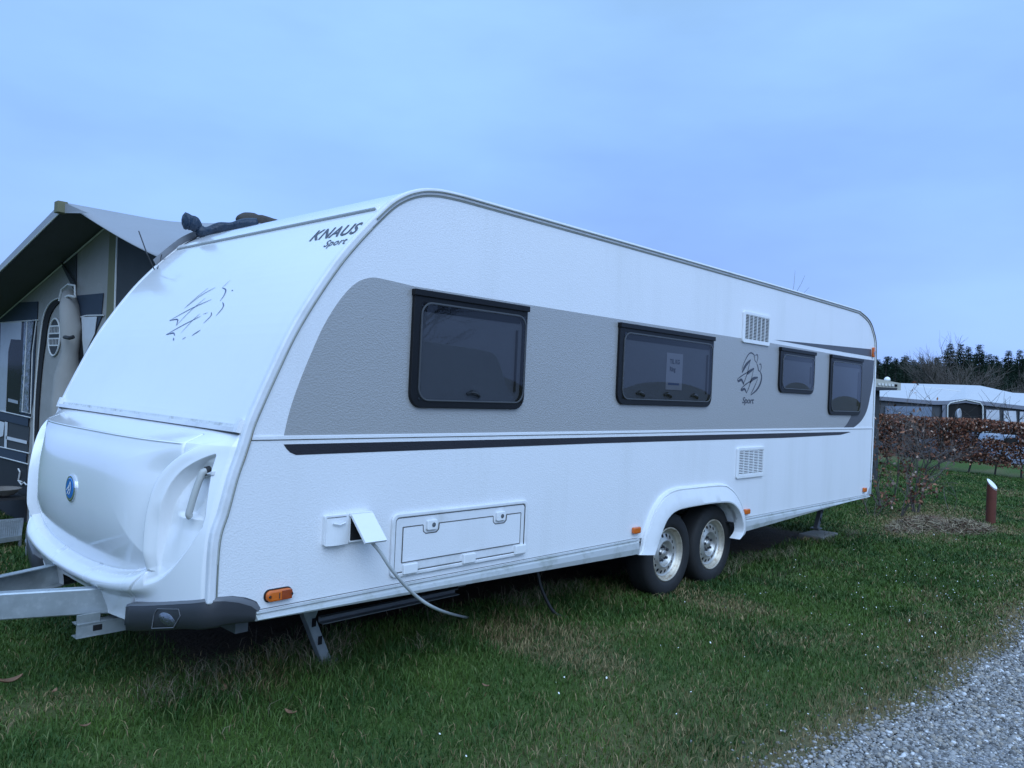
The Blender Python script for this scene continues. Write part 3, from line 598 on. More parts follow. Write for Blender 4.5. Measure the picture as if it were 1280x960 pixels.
# ---------------- gas locker cover: one sculpted height field
_pz = np.array([.3, .42, .5, .65, .8, .95, 1.1, 1.2, 1.264]); _pc = np.polyfit(_pz, [-.590, -.598, -.604, -.622, -.637, -.642, -.630, -.606, -.574], 5)
_zz = np.linspace(.62, 1.36, 40); _px = np.polyfit(np.r_[.3, .4, .5, _zz], np.r_[-.490, -.490, -.489, xo(_zz)], 5)
def xs_(z): return np.polyval(_px, z)
def bulge(z):
    b_ = xs_(z) - np.polyval(_pc, z); t_ = np.clip((z - 1.264) / (1.322 - 1.264), 0, 1); return np.where(z > 1.264, (xs_(1.264) - np.polyval(_pc, 1.264)) * (1 - t_), b_)
def gy4(y): return 1 - np.abs((y - 1.15) / 1.15) ** 3.6
def basex(y, z): return xs_(z) - bulge(np.asarray(z, float)) * gy4(y)
def coverpt(px, py):
    d = ray(px, py); ts = np.linspace(2, 7, 5001); Q = np.array(CC)[None] + np.array(d)[None] * ts[:, None]; g = Q[:, 0] - basex(Q[:, 1], Q[:, 2])
    ok = (Q[:, 1] > -.05) & (Q[:, 1] < 2.35); i = np.where(ok[1:] & (g[:-1] < 0) & (g[1:] >= 0))[0]; return Q[i[0] + 1] if len(i) else None
def curve(pts):
    o = [];
    for p in pts:
        q_ = coverpt(*p)
        if q_ is not None: o.append((q_[1], q_[2]))
    return np.array(smoothline(o, 5))
cres = np.array(smoothline([(.009, 1.295), (.082, 1.282), (.145, 1.262), (.205, 1.228), (.252, 1.188), (.290, 1.14), (.318, 1.08), (.333, 1.01), (.341, .94), (.346, .86), (.348, .78), (.349, .715)], 6))
rec = np.array(smoothline([(.078, 1.232), (.13, 1.208), (.18, 1.175), (.222, 1.135), (.255, 1.08), (.278, 1.01), (.290, .94), (.297, .86), (.300, .78), (.298, .72)], 6))
low = curve([(262, 625), (257, 660), (240, 682), (220, 702), (200, 722), (165, 734)])
def dist(P, y, z):
    """signed-ish distance of points to a polyline"""
    P = P[::1]; best = np.full(y.shape, 9.); side = np.zeros(y.shape)
    for a_, b_ in zip(P[:-1], P[1:]):
        d_ = b_ - a_; L2 = d_ @ d_ + 1e-12; t_ = np.clip(((y - a_[0]) * d_[0] + (z - a_[1]) * d_[1]) / L2, 0, 1); ey = y - a_[0] - t_ * d_[0]; ez = z - a_[1] - t_ * d_[1]; dd = np.hypot(ey, ez)
        s_ = np.sign(d_[0] * ez - d_[1] * ey); side = np.where(dd < best, s_, side); best = np.minimum(dd, best)
    return best, side
ys = np.concatenate([np.linspace(.0, .5, 170), np.linspace(.5, 1.8, 240)[1:], np.linspace(1.8, 2.3, 170)[1:]])
vs_ = np.concatenate([np.linspace(0, 1, 170)])
def zlow(y):
    a_ = np.minimum(y, W - y); return np.interp(a_, [0, .13, .37, .487, .505, .56, .62, .80, .88, .93, 1.0, 1.15], [.645, .618, .568, .540, .50, .455, .437, .425, .43, .50, .505, .505])
ztop = 1.322
YY, VV = np.meshgrid(ys, vs_, indexing='ij'); ZL = zlow(YY)
zz = np.concatenate([np.linspace(0, .90, 190), np.linspace(.90, 1, 61)[1:]]); YY, VV = np.meshgrid(ys, zz, indexing='ij'); ZZ = zlow(YY) + (ztop - zlow(YY)) * VV
YM = np.minimum(YY, W - YY)          # both halves alike
X = basex(YY, ZZ); sm_ = lambda e0, e1, v: (lambda t: t * t * (3 - 2 * t))(np.clip((v - e0) / (e1 - e0), 0, 1))
dc, sc_ = dist(cres, YM, ZZ); dc = np.where(ZZ < cres[-1][1], 9, dc)
inlid = (YM > np.interp(ZZ, cres[::-1, 1], cres[::-1, 0]))
# lid sits a little back from the raised surround and bellies out in the middle
lidd = np.where(inlid & (ZZ > .60), np.clip(dc, 0, .4), 0)
lp_ = np.array(smoothline([(.3, .738), (.36, .712), (.5, .668), (.7, .632), (.95, .612), (1.15, .606)], 8)); lipz = np.interp(YM, lp_[:, 0], lp_[:, 1])
dl = ZZ - lipz
inl = inlid & (dl > 0) & (ZZ < 1.262)
edge = np.minimum(np.where(inlid, dc, 0), np.clip(dl, 0, 1)); edge2 = edge; edge = np.minimum(edge, np.clip((1.2625 - ZZ) * 3, 0, 1))
X = X + np.where(inl, .048 * sm_(0, .018, edge) * np.exp(-(np.clip(edge - .018, 0, 1) / .11) ** 1.6) * sm_(1.26, 1.12, ZZ), 0)
X = X + .005 * np.exp(-((dl - .0) / .011) ** 2) * sm_(.345, .37, YM)
# crease that sweeps from under the lip up round the pod
cc_ = np.array(smoothline([(.050, 1.03), (.060, .95), (.085, .87), (.135, .795), (.20, .725), (.29, .668), (.40, .630), (.55, .603), (.75, .580), (.95, .568), (1.15, .564)], 8))
zcr = np.where(YM < .05, 9., np.interp(YM, cc_[:, 0], cc_[:, 1])); dcc, _ = dist(cc_, YM, ZZ); insc = ZZ > zcr; wL = sm_(.24, .46, YM)
ridge = np.where(inlid, np.exp(-(dc / .010) ** 2), np.exp(-(dc / .040) ** 2)); X = X - .018 * ridge * sm_(1.30, 1.2, ZZ) * sm_(.70, .80, ZZ)
tb = np.clip((ZZ - zcr) / np.maximum(lipz - zcr, .01), 0, 1)
X = X - wL * np.where(insc, .034 * (1 - tb) + .012 * (1 - (2 * tb - 1) ** 2) * (tb < 1), .034 - .040 * sm_(0, .05, dcc) - .018 * sm_(.03, .14, dcc))
X = X + (1 - wL) * np.where(insc & (~inlid), .018 * sm_(0, .030, dcc), 0) * sm_(1.02, .90, ZZ) * sm_(0, .05, dc)
# hollow with the grab handle
dr, sr = dist(rec, YM, ZZ); yrec = np.interp(ZZ, rec[::-1, 1], rec[::-1, 0]); 
yright = np.interp(ZZ, [.70, .78, .86, .93, .98, 1.02, 1.12, 1.165, 1.19, 1.232], [.245, .165, .095, .055, .052, .058, .072, .080, .080, .080])
inr = sm_(0, .014, yrec - YM) * sm_(0, .010, YM - yright) * (ZZ < 1.235) * (ZZ > .70)
depth = np.interp(ZZ, [.70, .76, .86, .955, .972, 1.15, 1.19, 1.235], [.0, .012, .022, .030, .085, .075, .035, .010])
depthB = np.interp(ZZ, [.70, .76, .86, 1.0, 1.13, 1.19, 1.235], [.0, .012, .028, .055, .072, .038, .010]); wB = sm_(.19, .255, YM); X = X + inr * (depth * (1 - wB) + depthB * wB)
X = X + .012 * np.exp(-((YM - (.349 + (.715 - ZZ) * .85)) / .005) ** 2) * (ZZ < .715)       # joint between pod and middle piece
X = X + .010 * np.exp(-((YM - .255 + (1.262 - ZZ) * .1) / .005) ** 2) * (ZZ > 1.20) * (ZZ < 1.30) # joint above the lid
# fold the outer edge back to the trim
X = X - .006 * np.exp(-((ZZ - 1.2605) / .004) ** 2) * sm_(.262, .275, YM)
X = np.where(YM < .03, X + (.03 - YM) * .8, X)
nx, nyy = X.shape; idx = np.arange(nx * nyy).reshape(nx, nyy)
V = np.stack([X, YY, ZZ], -1).reshape(-1, 3)
Fq = np.stack([idx[:-1, :-1], idx[1:, :-1], idx[1:, 1:], idx[:-1, 1:]], -1).reshape(-1, 4)
lidv = inl.ravel(); lf = lidv[Fq].all(1)
P3 = V.reshape(nx, nyy, 3); du = np.gradient(P3, axis=0); dv = np.gradient(P3, axis=1); VN = np.cross(du, dv); VN /= np.linalg.norm(VN, axis=2)[..., None] + 1e-12; VN = np.where(VN[..., :1] > 0, -VN, VN).reshape(-1, 3)
def sub(nm, Q, mt, parent, thick=True):
    used_ = np.unique(Q); vn_ = VN[used_]; mp_ = -np.ones(len(V), int); mp_[used_] = np.arange(len(used_)); vv = V[used_] - np.array(org(parent)); qq = mp_[Q]
    o = fastmesh(nm, vv + np.array(org(parent)), qq.ravel(), np.arange(len(qq)) * 4, np.full(len(qq), 4), mt, None, None, parent); o.data.shade_smooth(); 
    bmx = bmesh.new(); bmx.from_mesh(o.data); bmesh.ops.recalc_face_normals(bmx, faces=bmx.faces); [f.normal_update() for f in bmx.faces]; (bmesh.ops.reverse_faces(bmx, faces=bmx.faces) if sum(f.normal.x for f in bmx.faces) > 0 else None); bmx.to_mesh(o.data); bmx.free(); o.data.shade_smooth(); o.data.normals_split_custom_set_from_vertices(vn_.tolist()); return o
front = sub('gas_locker_surround', Fq[~lf], WHITE, car); lid = sub('gas_locker_lid', Fq[lf], WHITE, car)
def surf(y, z, off=0): 
    i = np.argmin(np.abs(ys - y)); j = np.argmin(np.abs(ZZ[i] - z)); return Vector((X[i, j] - off, y, z))
# grab handles
q0 = coverpt(253.5, 589); q1 = coverpt(235.5, 643)
for sgn in (0, 1):
    f_ = (lambda y: y) if not sgn else (lambda y: W - y)
    a_ = Vector((q0[0], f_(q0[1]), q0[2])); b_ = Vector((q1[0], f_(q1[1]), q1[2])); dd_ = (b_ - a_); inn = Vector((1, 0, 0))
    P = [a_ - dd_ * .03 + inn * .09, a_ - dd_ * .02 + inn * .04, a_ + dd_ * .01 + inn * .008, a_ + dd_ * .08, a_ + dd_ * .5 - inn * .003, a_ + dd_ * .92, b_ + dd_ * .02 + inn * .004, b_ + dd_ * .06 + inn * .012]
    h_ = MB().tube(smoothline(P, 4), .0145, 14).make('grab_handle', GREYP, car, smooth=True)
    MB().tube([a_ + dd_ * .0 + inn * .012, a_ - dd_ * .02 + inn * .03], .0185, 14).make('handle_ring', BLACK, h_)
    MB().prismx([(f_(q0[1] - .055), q0[2] + .006), (f_(q0[1] + .065), q0[2] - .03), (f_(q0[1] + .065), q0[2] - .038), (f_(q0[1]), q0[2] - .016), (f_(q0[1] - .055), q0[2] - .012)], q0[0] + .012, q0[0] + .08).make('handle_mount', TRIM, h_, bevel=.003)
# badge
bc = surf(1.15, .972, 0.0); nrm = Vector((-1, 0, (basex(1.15, .98) - basex(1.15, .96)) / .02)).normalized()
bd = MB(); uy = Vector((0, -1, 0)); uz = nrm.cross(uy).normalized(); uz = -uz if uz.z < 0 else uz
def disc(r0, r1, h0, h1, m, nm, par, n_=40):
    V_ = []; F_ = []; P_ = [(r0 * .0 + .0005, h1), (r1 * .9, h1), (r1, h1 - .003), (r1, h0)]
    for r_, h_ in P_: V_ += [bc + (uy * math.cos(2 * math.pi * k / n_) + uz * math.sin(2 * math.pi * k / n_)) * r_ + nrm * h_ for k in range(n_)]
    for i in range(3): F_ += [(i * n_ + k, i * n_ + (k + 1) % n_, (i + 1) * n_ + (k + 1) % n_, (i + 1) * n_ + k) for k in range(n_)]
    return mk(nm, V_, F_, m, par, smooth=False)
bo = disc(0, .066, -.03, .010, CHROME, 'badge', lid); disc(0, .052, .0, .0125, BLUE, 'badge_enamel', bo)
bm_ = MB()
def bstroke(pts, wd):
    P = smoothline(pts, 5); n_ = len(P); V_ = []; Tn = np.gradient(np.array(P), axis=0); Tn /= np.linalg.norm(Tn, axis=1)[:, None] + 1e-9
    for i, p in enumerate(P):
        for s_ in (1, -1):
            a_ = p[0] - s_ * Tn[i][1] * wd / 2; b_ = p[1] + s_ * Tn[i][0] * wd / 2; V_.append(bc + uy * a_ + uz * b_ + nrm * .0142)
    bm_.add(V_, [(2 * i, 2 * i + 1, 2 * i + 3, 2 * i + 2) for i in range(n_ - 1)])
for p in ([(-.030, -.012), (-.012, .002), (.004, .008)], [(-.022, -.030), (-.006, -.012), (.012, -.006)], [(-.008, .006), (.006, .020), (.014, .034)], [(.004, -.030), (.020, -.012), (.024, .012), (.016, .030)], [(-.012, -.026), (.0, -.002), (.008, .016)]): bstroke(p, .007)
bm_.make('badge_birds', mat('white_enamel', (.75, .78, .8), .3), bo)
# bumper corners with fog lamps
def bumper(mir):
    f_ = (lambda y: y) if not mir else (lambda y: W - y)
    pth = [(-.262, -.008), (-.30, -.014), (-.36, -.018), (-.42, -.018), (-.47, -.012), (-.500, .012)] + [(basex(y, .60) - .012, y) for y in (.04, .07, .10, .13, .16, .19, .22, .25, .28, .31, .36, .41, .46, .50)] + [(basex(.51, .5) + .01, .525), (basex(.51, .5) + .08, .54)]
    tops = [.562, .592, .618, .634, .640, .637] + [.630, .623, .617, .611, .604, .598, .591, .585, .578, .572, .561, .551, .541, .527] + [.50, .46]
    bots = [.520, .516, .522, .527, .522, .516] + [.510, .506, .502, .497, .490, .482, .474, .467, .460, .453, .442, .430, .420, .412] + [.415, .42]
    V_ = []; n_ = len(pth)
    for (x, y), t_, b_ in zip(pth, tops, bots):
        ox = 1; V_ += [(x + .035, f_(y + .012), t_ + .012), (x + .008, f_(y + .003), t_ + .010), (x, f_(y), t_ - .002), (x - .002, f_(y - .001), (t_ + b_) / 2), (x + .006, f_(y + .002), b_ + .012), (x + .03, f_(y + .02), b_)]
    F_ = [(i * 6 + j, (i + 1) * 6 + j, (i + 1) * 6 + j + 1, i * 6 + j + 1) for i in range(n_ - 1) for j in range(5)]
    o = mk('bumper_corner', V_, F_, ANTH, car, smooth=True)
    V2 = []
    for (x, y), t_, b_ in zip(pth, tops, bots): V2 += [(x + .036, f_(y + .013), t_ + .0125), (x + .006, f_(y + .002), t_ + .0105), (x - .001, f_(y - .001), t_ - .001)]
    mk('top_lip', V2, [(i * 3 + j, (i + 1) * 3 + j, (i + 1) * 3 + j + 1, i * 3 + j + 1) for i in range(n_ - 2) for j in range(2)], ANTH2, o, smooth=True)
    # lamp
    def bx(y): return np.interp(y, [p[1] for p in pth[5:19]], [p[0] for p in pth[5:19]])
    V3 = []; F3 = []; nr_ = 22
    for r_, o_ in ((.001, .010), (.4, .009), (.75, .004), (1, -.004)):
        for k in range(nr_):
            a_ = 2 * math.pi * k / nr_; yy_ = .198 + .058 * r_ * math.cos(a_); V3.append((bx(yy_) - o_, f_(yy_), .537 + .030 * r_ * math.sin(a_) - .0 * r_))
    for i in range(3): F3 += [(i * nr_ + k, i * nr_ + (k + 1) % nr_, (i + 1) * nr_ + (k + 1) % nr_, (i + 1) * nr_ + k) for k in range(nr_)]
    lp = mk('fog_lamp', V3, F3, LENS, o, smooth=True)
    pts = [(.285, .480), (.275, .54), (.255, .568), (.125, .590), (.115, .565), (.150, .510), (.285, .480)]
    MB().tube([(bx(a_) - .003, f_(a_), b_) for a_, b_ in pts], .0022, 6).make('lamp_surround', ANTH2, o)
bumper(False); bumper(True)
# ---------------- chassis
zr0, zr1 = .42, .54
def rail(ysgn):
    c_ = 1.15; pts = [(-.30, .44), (-.45, .40), (-.66, .30), (-.96, .175), (-1.5, .05), (-1.62, .045)]
    P = [Vector((x, c_ + ysgn * d, 0)) for x, d in pts]; V_ = []
    for i, p in enumerate(P):
        t_ = (P[min(i + 1, len(P) - 1)] - P[max(i - 1, 0)]).normalized(); n_ = Vector((-t_.y, t_.x, 0)) * .003; nw = Vector((-t_.y, t_.x, 0))
        nw = nw if nw.y * ysgn < 0 else -nw
        for u, z in ((0, zr0 + .006), (0, zr1 - .006), (.006, zr1), (.05, zr1), (.05, zr1 - .005), (.006, zr1 - .006), (.006, zr0 + .006), (.05, zr0 + .005), (.05, zr0), (.006, zr0)): V_.append(p + nw * u + Vector((0, 0, z)))
    k = 10; return V_, [(i * k + j, (i + 1) * k + j, (i + 1) * k + (j + 1) % k, i * k + (j + 1) % k) for i in range(len(P) - 1) for j in range(k)] + [tuple(range(k)), tuple((len(P) - 1) * k + j for j in range(k))]
for s_ in (-1, 1):
    V_, F_ = rail(s_); mk('drawbar_rail', V_, F_, GALV, car)
hb = MB().box(-1.9, -1.45, 1.10, 1.20, .44, .53).make('hitch', GALVD, car, bevel=.01)
MB().tube([(-1.25, 1.15, .30), (-1.25, 1.15, .80)], .024, 12).make('jockey_stem', GALV, car, smooth=True)
MB().tube([(-1.25, 1.10, .15), (-1.25, 1.20, .15)], .10, 20).make('jockey_wheel', TYRE, car)
for yy_ in (.62, W - .62):
    m = MB().box(-.38, 6.3, yy_ - .03, yy_ + .03, .36, .52)
    m.make('chassis_rail', GALVD, car, bevel=.006)
MB().box(-.45, Bx0 - .02, .03, W - .03, .525, .5345).box(Bx1 + .02, 7.1, .03, W - .03, .525, .5345).box(Bx0 - .02, Bx1 + .02, .61, W - .61, .525, .5345).make('floor_underside', HOLE, car)
for xx in (-.28, 1.05, 2.2, 5.3): MB().box(xx, xx + .06, .15, W - .15, .43, .50).make('cross_member', GALVD, car)
# pressed steel part with square holes hanging under the front
bp0 = onY(95, 798, .80); bp1 = onY(95, 770, .80); zb0, zb1 = bp0.z, bp1.z; xb_ = bp0.x; hm = zb0 + (zb1 - zb0) * .55
bk = MB().box(xb_, xb_ + 1.0, .80, .806, zb0, hm).box(xb_, xb_ + 1.0, .7985, .86, zb0 - .004, zb0).box(xb_, xb_ + 1.0, .796, .86, hm, hm + .005).box(xb_, xb_ + .10, .80, .806, hm, zb1)
bk.make('front_bracket', GALV, car)
for dx in (.07, .21): MB().box(xb_ + dx, xb_ + dx + .04, .798, .7995, zb0 + .02, hm - .01).make('bracket_hole', HOLE, car)
m0 = onY(398, 786, .3); m1 = onY(568, 752, .3); MB().box(m0.x, m1.x, .30, .306, m0.z + .035, m0.z + .06).box(m0.x, m1.x, .26, .30, m0.z + .030, m0.z + .035).box(m0.x, m1.x, .27, .30, m0.z + .06, m0.z + .064).make('side_rail', GALVD, car)
# corner steadies
def steady(x, y, rear, foot=G + .01):
    s_ = -1 if rear else 1
    a_ = Vector((x, y, .47)); b_ = Vector((x + .17 * s_, y, foot))
    o = MB().bar(a_ + Vector((-.02 * s_, 0, 0)), b_, .055, .05, up=(0, 1, 0)).make('corner_steady', GALV if not rear else GALVD, car, bevel=.004)
    MB().bar(a_ + Vector((.16 * s_, 0, .02)), a_ + (b_ - a_) * .45, .03, .012, up=(0, 1, 0)).make('steady_brace', GALV, o)
    MB().box(b_.x - .05, b_.x + .05, y - .05, y + .05, foot - .005, foot + .01).make('steady_foot', GALVD, o)
    h_ = MB()
    for t_ in (.45, .7): c_ = a_ + (b_ - a_) * t_; h_.box(c_.x - .012, c_.x + .012, y - .029, y - .0262, c_.z - .025, c_.z + .02)
    h_.make('steady_hole', HOLE, o)
steady(.27, .52, False); steady(.27, W - .52, False); steady(7.16 - .05, .5, True, G + .075); steady(7.11, W - .5, True)
MB().tube(smoothline([(1.93, .35, .50), (1.93, .33, .38), (1.95, .30, .25), (2.02, .25, .10), (2.1, .2, G + .01)], 5), .011, 8).make('drain_hose', mat('black_hose', (.02, .02, .02), .5), car, smooth=True)
# roof fittings and rear
for xx in (1.6, 4.2, 5.8): MB().prism(rrect(xx, xx + .5, 2.55, 2.60, .02), .95, 1.4).make('roof_hatch', PLAS, car, bevel=.01)
MB().box(7.155, 7.175, .25, .5, .75, 1.25).make('rear_lamp', AMBERD, car, bevel=.01); MB().box(7.155, 7.175, W - .5, W - .25, .75, 1.25).make('rear_lamp', AMBERD, car, bevel=.01)
MB().prism([(7.02, .5615), (7.165, .5615), (7.165, .72), (7.12, .66)], -.010, .03).make('rear_corner_piece', mat('rear_corner_grey', (.35, .37, .40), .5), car, bevel=.004)
MB().box(7.16, 7.20, .02, W - .02, .56, .75).make('rear_bumper', ANTH, car, bevel=.01)

# ================================================================ mains cable, footing block
ca = onY(461, 674, -.10)
pts = [(g2 + sw * .5, -.03, sz1 - .09), tuple(ca)]
for px, py, yy_ in ((475, 690, -.12), (492, 715, -.14), (520, 745, -.13), (550, 763, -.06)): pts.append(tuple(onY(px, py, yy_)))
e_ = onZ(584, 772, G + .015); pts += [tuple(e_), (e_.x + .10, e_.y - .01, G - .01), (e_.x + .2, e_.y - .01, G - .03)]
cb = MB().tube(smoothline(pts, 7), .0085, 10).make('power_cable', CABLE, None, smooth=True); tag(cb, 'grey mains cable hanging from the open caravan socket down to the grass', 'cable')
# move its origin to the socket
bl = onZ(1020, 668, G + .04); B_ = MB().box(bl.x - .25, bl.x + .22, bl.y - .16, bl.y + .10, G - .03, G + .062)
o = B_.make('footing_block', mat('wet_concrete', (.16, .16, .155), .9, var=.2, bump=.4, bscale=30), None, bevel=.012); tag(o, 'flat grey concrete block under the rear steady leg of the caravan', 'block')

# ================================================================ awning tent on the far side
aw = thing('awning_tent', 'taupe and navy awning tent with peaked grey canvas roof behind the caravan front', 'awning', (2.5, 4.4, G))
XW = .35
def A_(px, py, x=XW): p = onX(px, py, x); return (p.y, p.z)
YE = 6.75
def rooft(y, x):      # height of the roof
    zr = 2.80 + .0 * x + .07 * sm_(.6, 1.6, np.array(x)) * 1.6; zr = float(zr)
    if y > 3.46: return zr - (y - 3.46) * .226
    # sag from ridge down to the caravan
    xx = max(x, .22); rz = float(np.interp(xx, [.22, .34, .5, .7, 1.1, 7.], [2.315, 2.42, 2.50, 2.545, 2.562, 2.562])); t_ = (3.46 - y) / (3.46 - 2.27)
    return zr + (rz - zr) * t_ - .05 * (.3 + .7 * min(1, max(0, x) / .8)) * math.sin(math.pi * t_)
xs = np.r_[-.04, np.linspace(.1, 1.8, 14), np.linspace(2.2, 7.2, 14)]; yr = np.r_[np.linspace(2.27, 3.46, 12), np.linspace(3.6, YE, 12)]
V_ = []; 
for x in xs:
    for y in yr:
        xe = x
        if x < .3:   # the front edge runs obliquely to the caravan
            t_ = np.clip((3.46 - y) / 1.19, 0, 1); xe = x + .26 * t_ * (1 - (x + .04) / .34)
        V_.append((xe, y, rooft(y, xe)))
k = len(yr); F_ = [(i * k + j, (i + 1) * k + j, (i + 1) * k + j + 1, i * k + j + 1) for i in range(len(xs) - 1) for j in range(k - 1)]
ro = mk('roof', V_, F_, ROOFC, aw, smooth=True); md = ro.modifiers.new('s', 'SOLIDIFY'); md.thickness = .006
mk('roof_lining', [(x + (0.03 if i < len(yr) else 0), y, z - .015) for i, (x, y, z) in enumerate(V_)], F_, UNDER, aw, smooth=True)
# hem flap on the left gable edge
hp = [y for y in np.linspace(3.46, YE, 10)]; V_ = [(-.055, y, rooft(y, -.04) + .01) for y in hp] + [(-.058, y, rooft(y, -.04) - .045 - .02 * (1 - (y - 3.46) / 3)) for y in hp]
mk('hem_flap', V_, [(i, i + 1, 11 + i, 10 + i) for i in range(9)], ROOFC, aw)
MB().tube([(-.06, y, rooft(y, -.04) - .047 - .02 * (1 - (y - 3.46) / 3)) for y in hp], .006, 6).make('piping', PIPE, aw)
MB().box(-.10, -.03, 3.42, 3.50, 2.715, 2.80).make('ridge_pole_end', CANV2, aw, bevel=.004)
MB().add([(-.05, 3.42, 2.79), (-.05, 3.42, 2.715), (.02, 3.12, 2.69), (.0, 3.22, 2.72)], [(0, 1, 2, 3)]).make('ridge_gusset', ROOFC, aw)
# front wall canvas
wtop = [(y, rooft(y, XW) - .02) for y in np.linspace(2.3, YE, 30)]
MB().prismx([(2.30, G)] + [(YE, G)] + wtop[::-1], XW, XW + .012).make('front_wall', CANV, aw)
pipe = MB()
def wl(pts, r=.007, x=XW - .012): return [(x, *A_(*p, x)) for p in pts]
pipe.tube([(XW - .01, y, rooft(y, XW) - .035) for y in np.linspace(3.3, YE, 14)], .007, 6)
pipe.tube(wl([(147, 287), (145, 340), (143.5, 392)]), .008, 6)
def panel(nm, pts, m, dx=.006, th=.004, par=None): return MB().prismx([A_(*p, XW) for p in pts], XW - dx - th, XW - dx).make(nm, m, par or aw)
panel('dark_side_panel', [(149, 286), (205, 327), (215, 345), (150, 420), (144, 412)], CDARK, .004)
panel('khaki_corner_panel', [(139, 282), (148, 284), (144.5, 400), (137, 410), (134, 400)], CANV2, .005)
panel('valance', [(-60, 385), (0, 379.5), (48.5, 377), (47.5, 400), (0, 403), (-60, 407)], NAVY, .006)
panel('valance', [(94, 370), (130.5, 366.5), (128, 393), (108, 394), (94, 397)], NAVY, .006)
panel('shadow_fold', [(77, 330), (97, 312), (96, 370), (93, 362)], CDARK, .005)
pipe.tube(wl([(-60, 408), (0, 403.5), (47.5, 400)]), .006, 6); pipe.tube(wl([(94, 398), (108, 394.5), (129, 394)]), .006, 6)
# windows: surround, dark inside, curtains, film
def awin(pts, curt, nm='window', lab=None):
    f = panel(nm, pts, NAVY, .004); return f
f = panel('window', [(-60, 409), (0, 404), (47, 401.5), (40, 528), (38, 590), (0, 580), (-60, 565)], NAVY, .006, label=None) if False else panel('window', [(-60, 409), (0, 404), (47, 401.5), (42, 500), (38, 524), (0, 514), (-60, 500)], NAVY, .006)
panel('interior', [(-50, 408), (3, 404), (31, 403.5), (26.5, 519), (0, 512), (-50, 500)], HOLE, .012, .002, f)
panel('curtain', [(4, 404), (21, 403), (13, 440), (10, 515), (2, 512), (2.5, 450)], CURT, .018, .003, f)
panel('curtain', [(21, 403), (30, 402.8), (29, 425), (14, 424)], CURT, .019, .003, f)
panel('shelf', [(13, 498), (25, 501), (25, 505), (13, 502)], CURT, .018, .003, f)
mk('film', [(XW - .03, *A_(*p_, XW - .03)) for p_ in [(-50, 408), (3, 404), (31, 403.5), (26.5, 519), (0, 512), (-50, 500)]], [tuple(range(6))], CLEARP, f)
panel('rolled_film', [(34, 402), (45.5, 401), (41, 440), (38.5, 517), (27.5, 515), (30.5, 470)], mat('crumpled_film', (.13, .15, .18), .12, var=.5, vscale=9, bump=1, bscale=14, bdist=.03), .018, .006, f)
pipe.tube(wl([(34, 402), (30.5, 470), (27.5, 514.5), (38, 517), (40.5, 440), (45.5, 401)], x=XW - .03), .005, 6)
panel('window_sill_band', [(-60, 500), (0, 514), (38, 523), (37.5, 533), (0, 524), (-60, 511)], NAVY, .016)
pipe.tube(wl([(-60, 500), (0, 513.5), (38, 522)], x=XW - .022), .006, 6)
f2 = panel('window', [(-60, 511), (0, 524), (38, 533), (36, 566), (0, 558), (-60, 546)], CDARK, .006)
panel('frame_bar', [(9, 527), (12, 528), (10.5, 561), (8, 560)], CURT, .016, .004, f2); panel('frame_bar', [(10, 545), (36, 551), (36, 555), (10, 549)], CURT, .016, .004, f2)
panel('curtain', [(0, 526), (8, 528), (6, 545), (0, 547)], CURT, .015, .003, f2); panel('mud_flap', [(-60, 560), (0, 572), (35, 580), (33, 690), (-60, 690)], mat('black_mud_flap', (.008, .009, .012), .7), .006)
panel('lower_band', [(-60, 546), (0, 559), (36, 567), (34.5, 580), (0, 571), (-60, 558)], NAVY, .016)
pipe.tube(wl([(0, 558.5), (36, 566.5)], x=XW - .022), .006, 6); pipe.tube(wl([(0, 571), (34.5, 580)], x=XW - .022), .006, 6)
f3 = panel('window', [(94, 399), (129, 395), (110, 440), (88, 480), (91, 430)], NAVY, .006)
panel('interior', [(98, 400), (106, 398), (107, 445), (98, 452)], HOLE, .012, .002, f3); panel('curtain', [(105, 396.5), (124, 396), (121, 418), (108, 445), (106, 425)], CURT, .016, .004, f3)
# door opening and rolled door
dr_ = smoothline([A_(75, 373), A_(66, 378), (A_(58, 392)), A_(54, 412), A_(50, 450), A_(46, 500), A_(44, 560), A_(42, 620)], 4); dr2 = smoothline([A_(76, 378), A_(68, 387), A_(62, 402), A_(58, 430), A_(54, 460), A_(50, 510), A_(48, 560), A_(46, 620)], 4)
MB().prismx(dr_ + dr2[::-1], XW - .012, XW - .004).make('door_gap', HOLE, aw); pipe.tube([(XW - .016, *p) for p in dr_], .007, 6)
MB().tube([(XW - .05, *A_(86, 368, XW - .05)), (XW - .07, *A_(87, 385, XW - .07)), (XW - .08, *A_(89, 410, XW - .08)), (XW - .07, *A_(88, 440, XW - .07)), (XW - .08, *A_(84, 470, XW - .08)), (XW - .08, *A_(80, 540, XW - .08)), (XW - .08, *A_(76, 620, XW - .08))], [.055, .08, .085, .065, .10, .12, .12], 14).make('rolled_door', CANV, aw, smooth=True)
MB().tube([(XW - .15, *A_(81, 421.5, XW - .15)), (XW - .17, *A_(87, 422.5, XW - .17)), (XW - .15, *A_(92, 421, XW - .15))], .016, 8).make('door_tie', STRAP, aw)
pipe.tube(wl([(74, 376), (77, 362), (85, 355.5), (93.5, 357), (94, 372)], x=XW - .06), .009, 6); pipe.tube(wl([(79, 372), (86, 369.5), (93, 371)], x=XW - .10), .009, 6)
MB().tube(wl([(77, 328), (88, 345), (94, 356)], x=XW - .03), .008, 6).make('door_strap', STRAP, aw)
pipe.make('piping', PIPE, aw)
oc = A_(69.5, 421.5); ow = abs(A_(62.5, 421)[0] - A_(77, 421)[0]) / 2; oh = abs(A_(69.5, 398)[1] - A_(69.5, 444)[1]) / 2
ov = [(oc[0] + ow * math.cos(a), oc[1] + oh * math.sin(a)) for a in np.linspace(0, 2 * math.pi, 33)[:-1]]
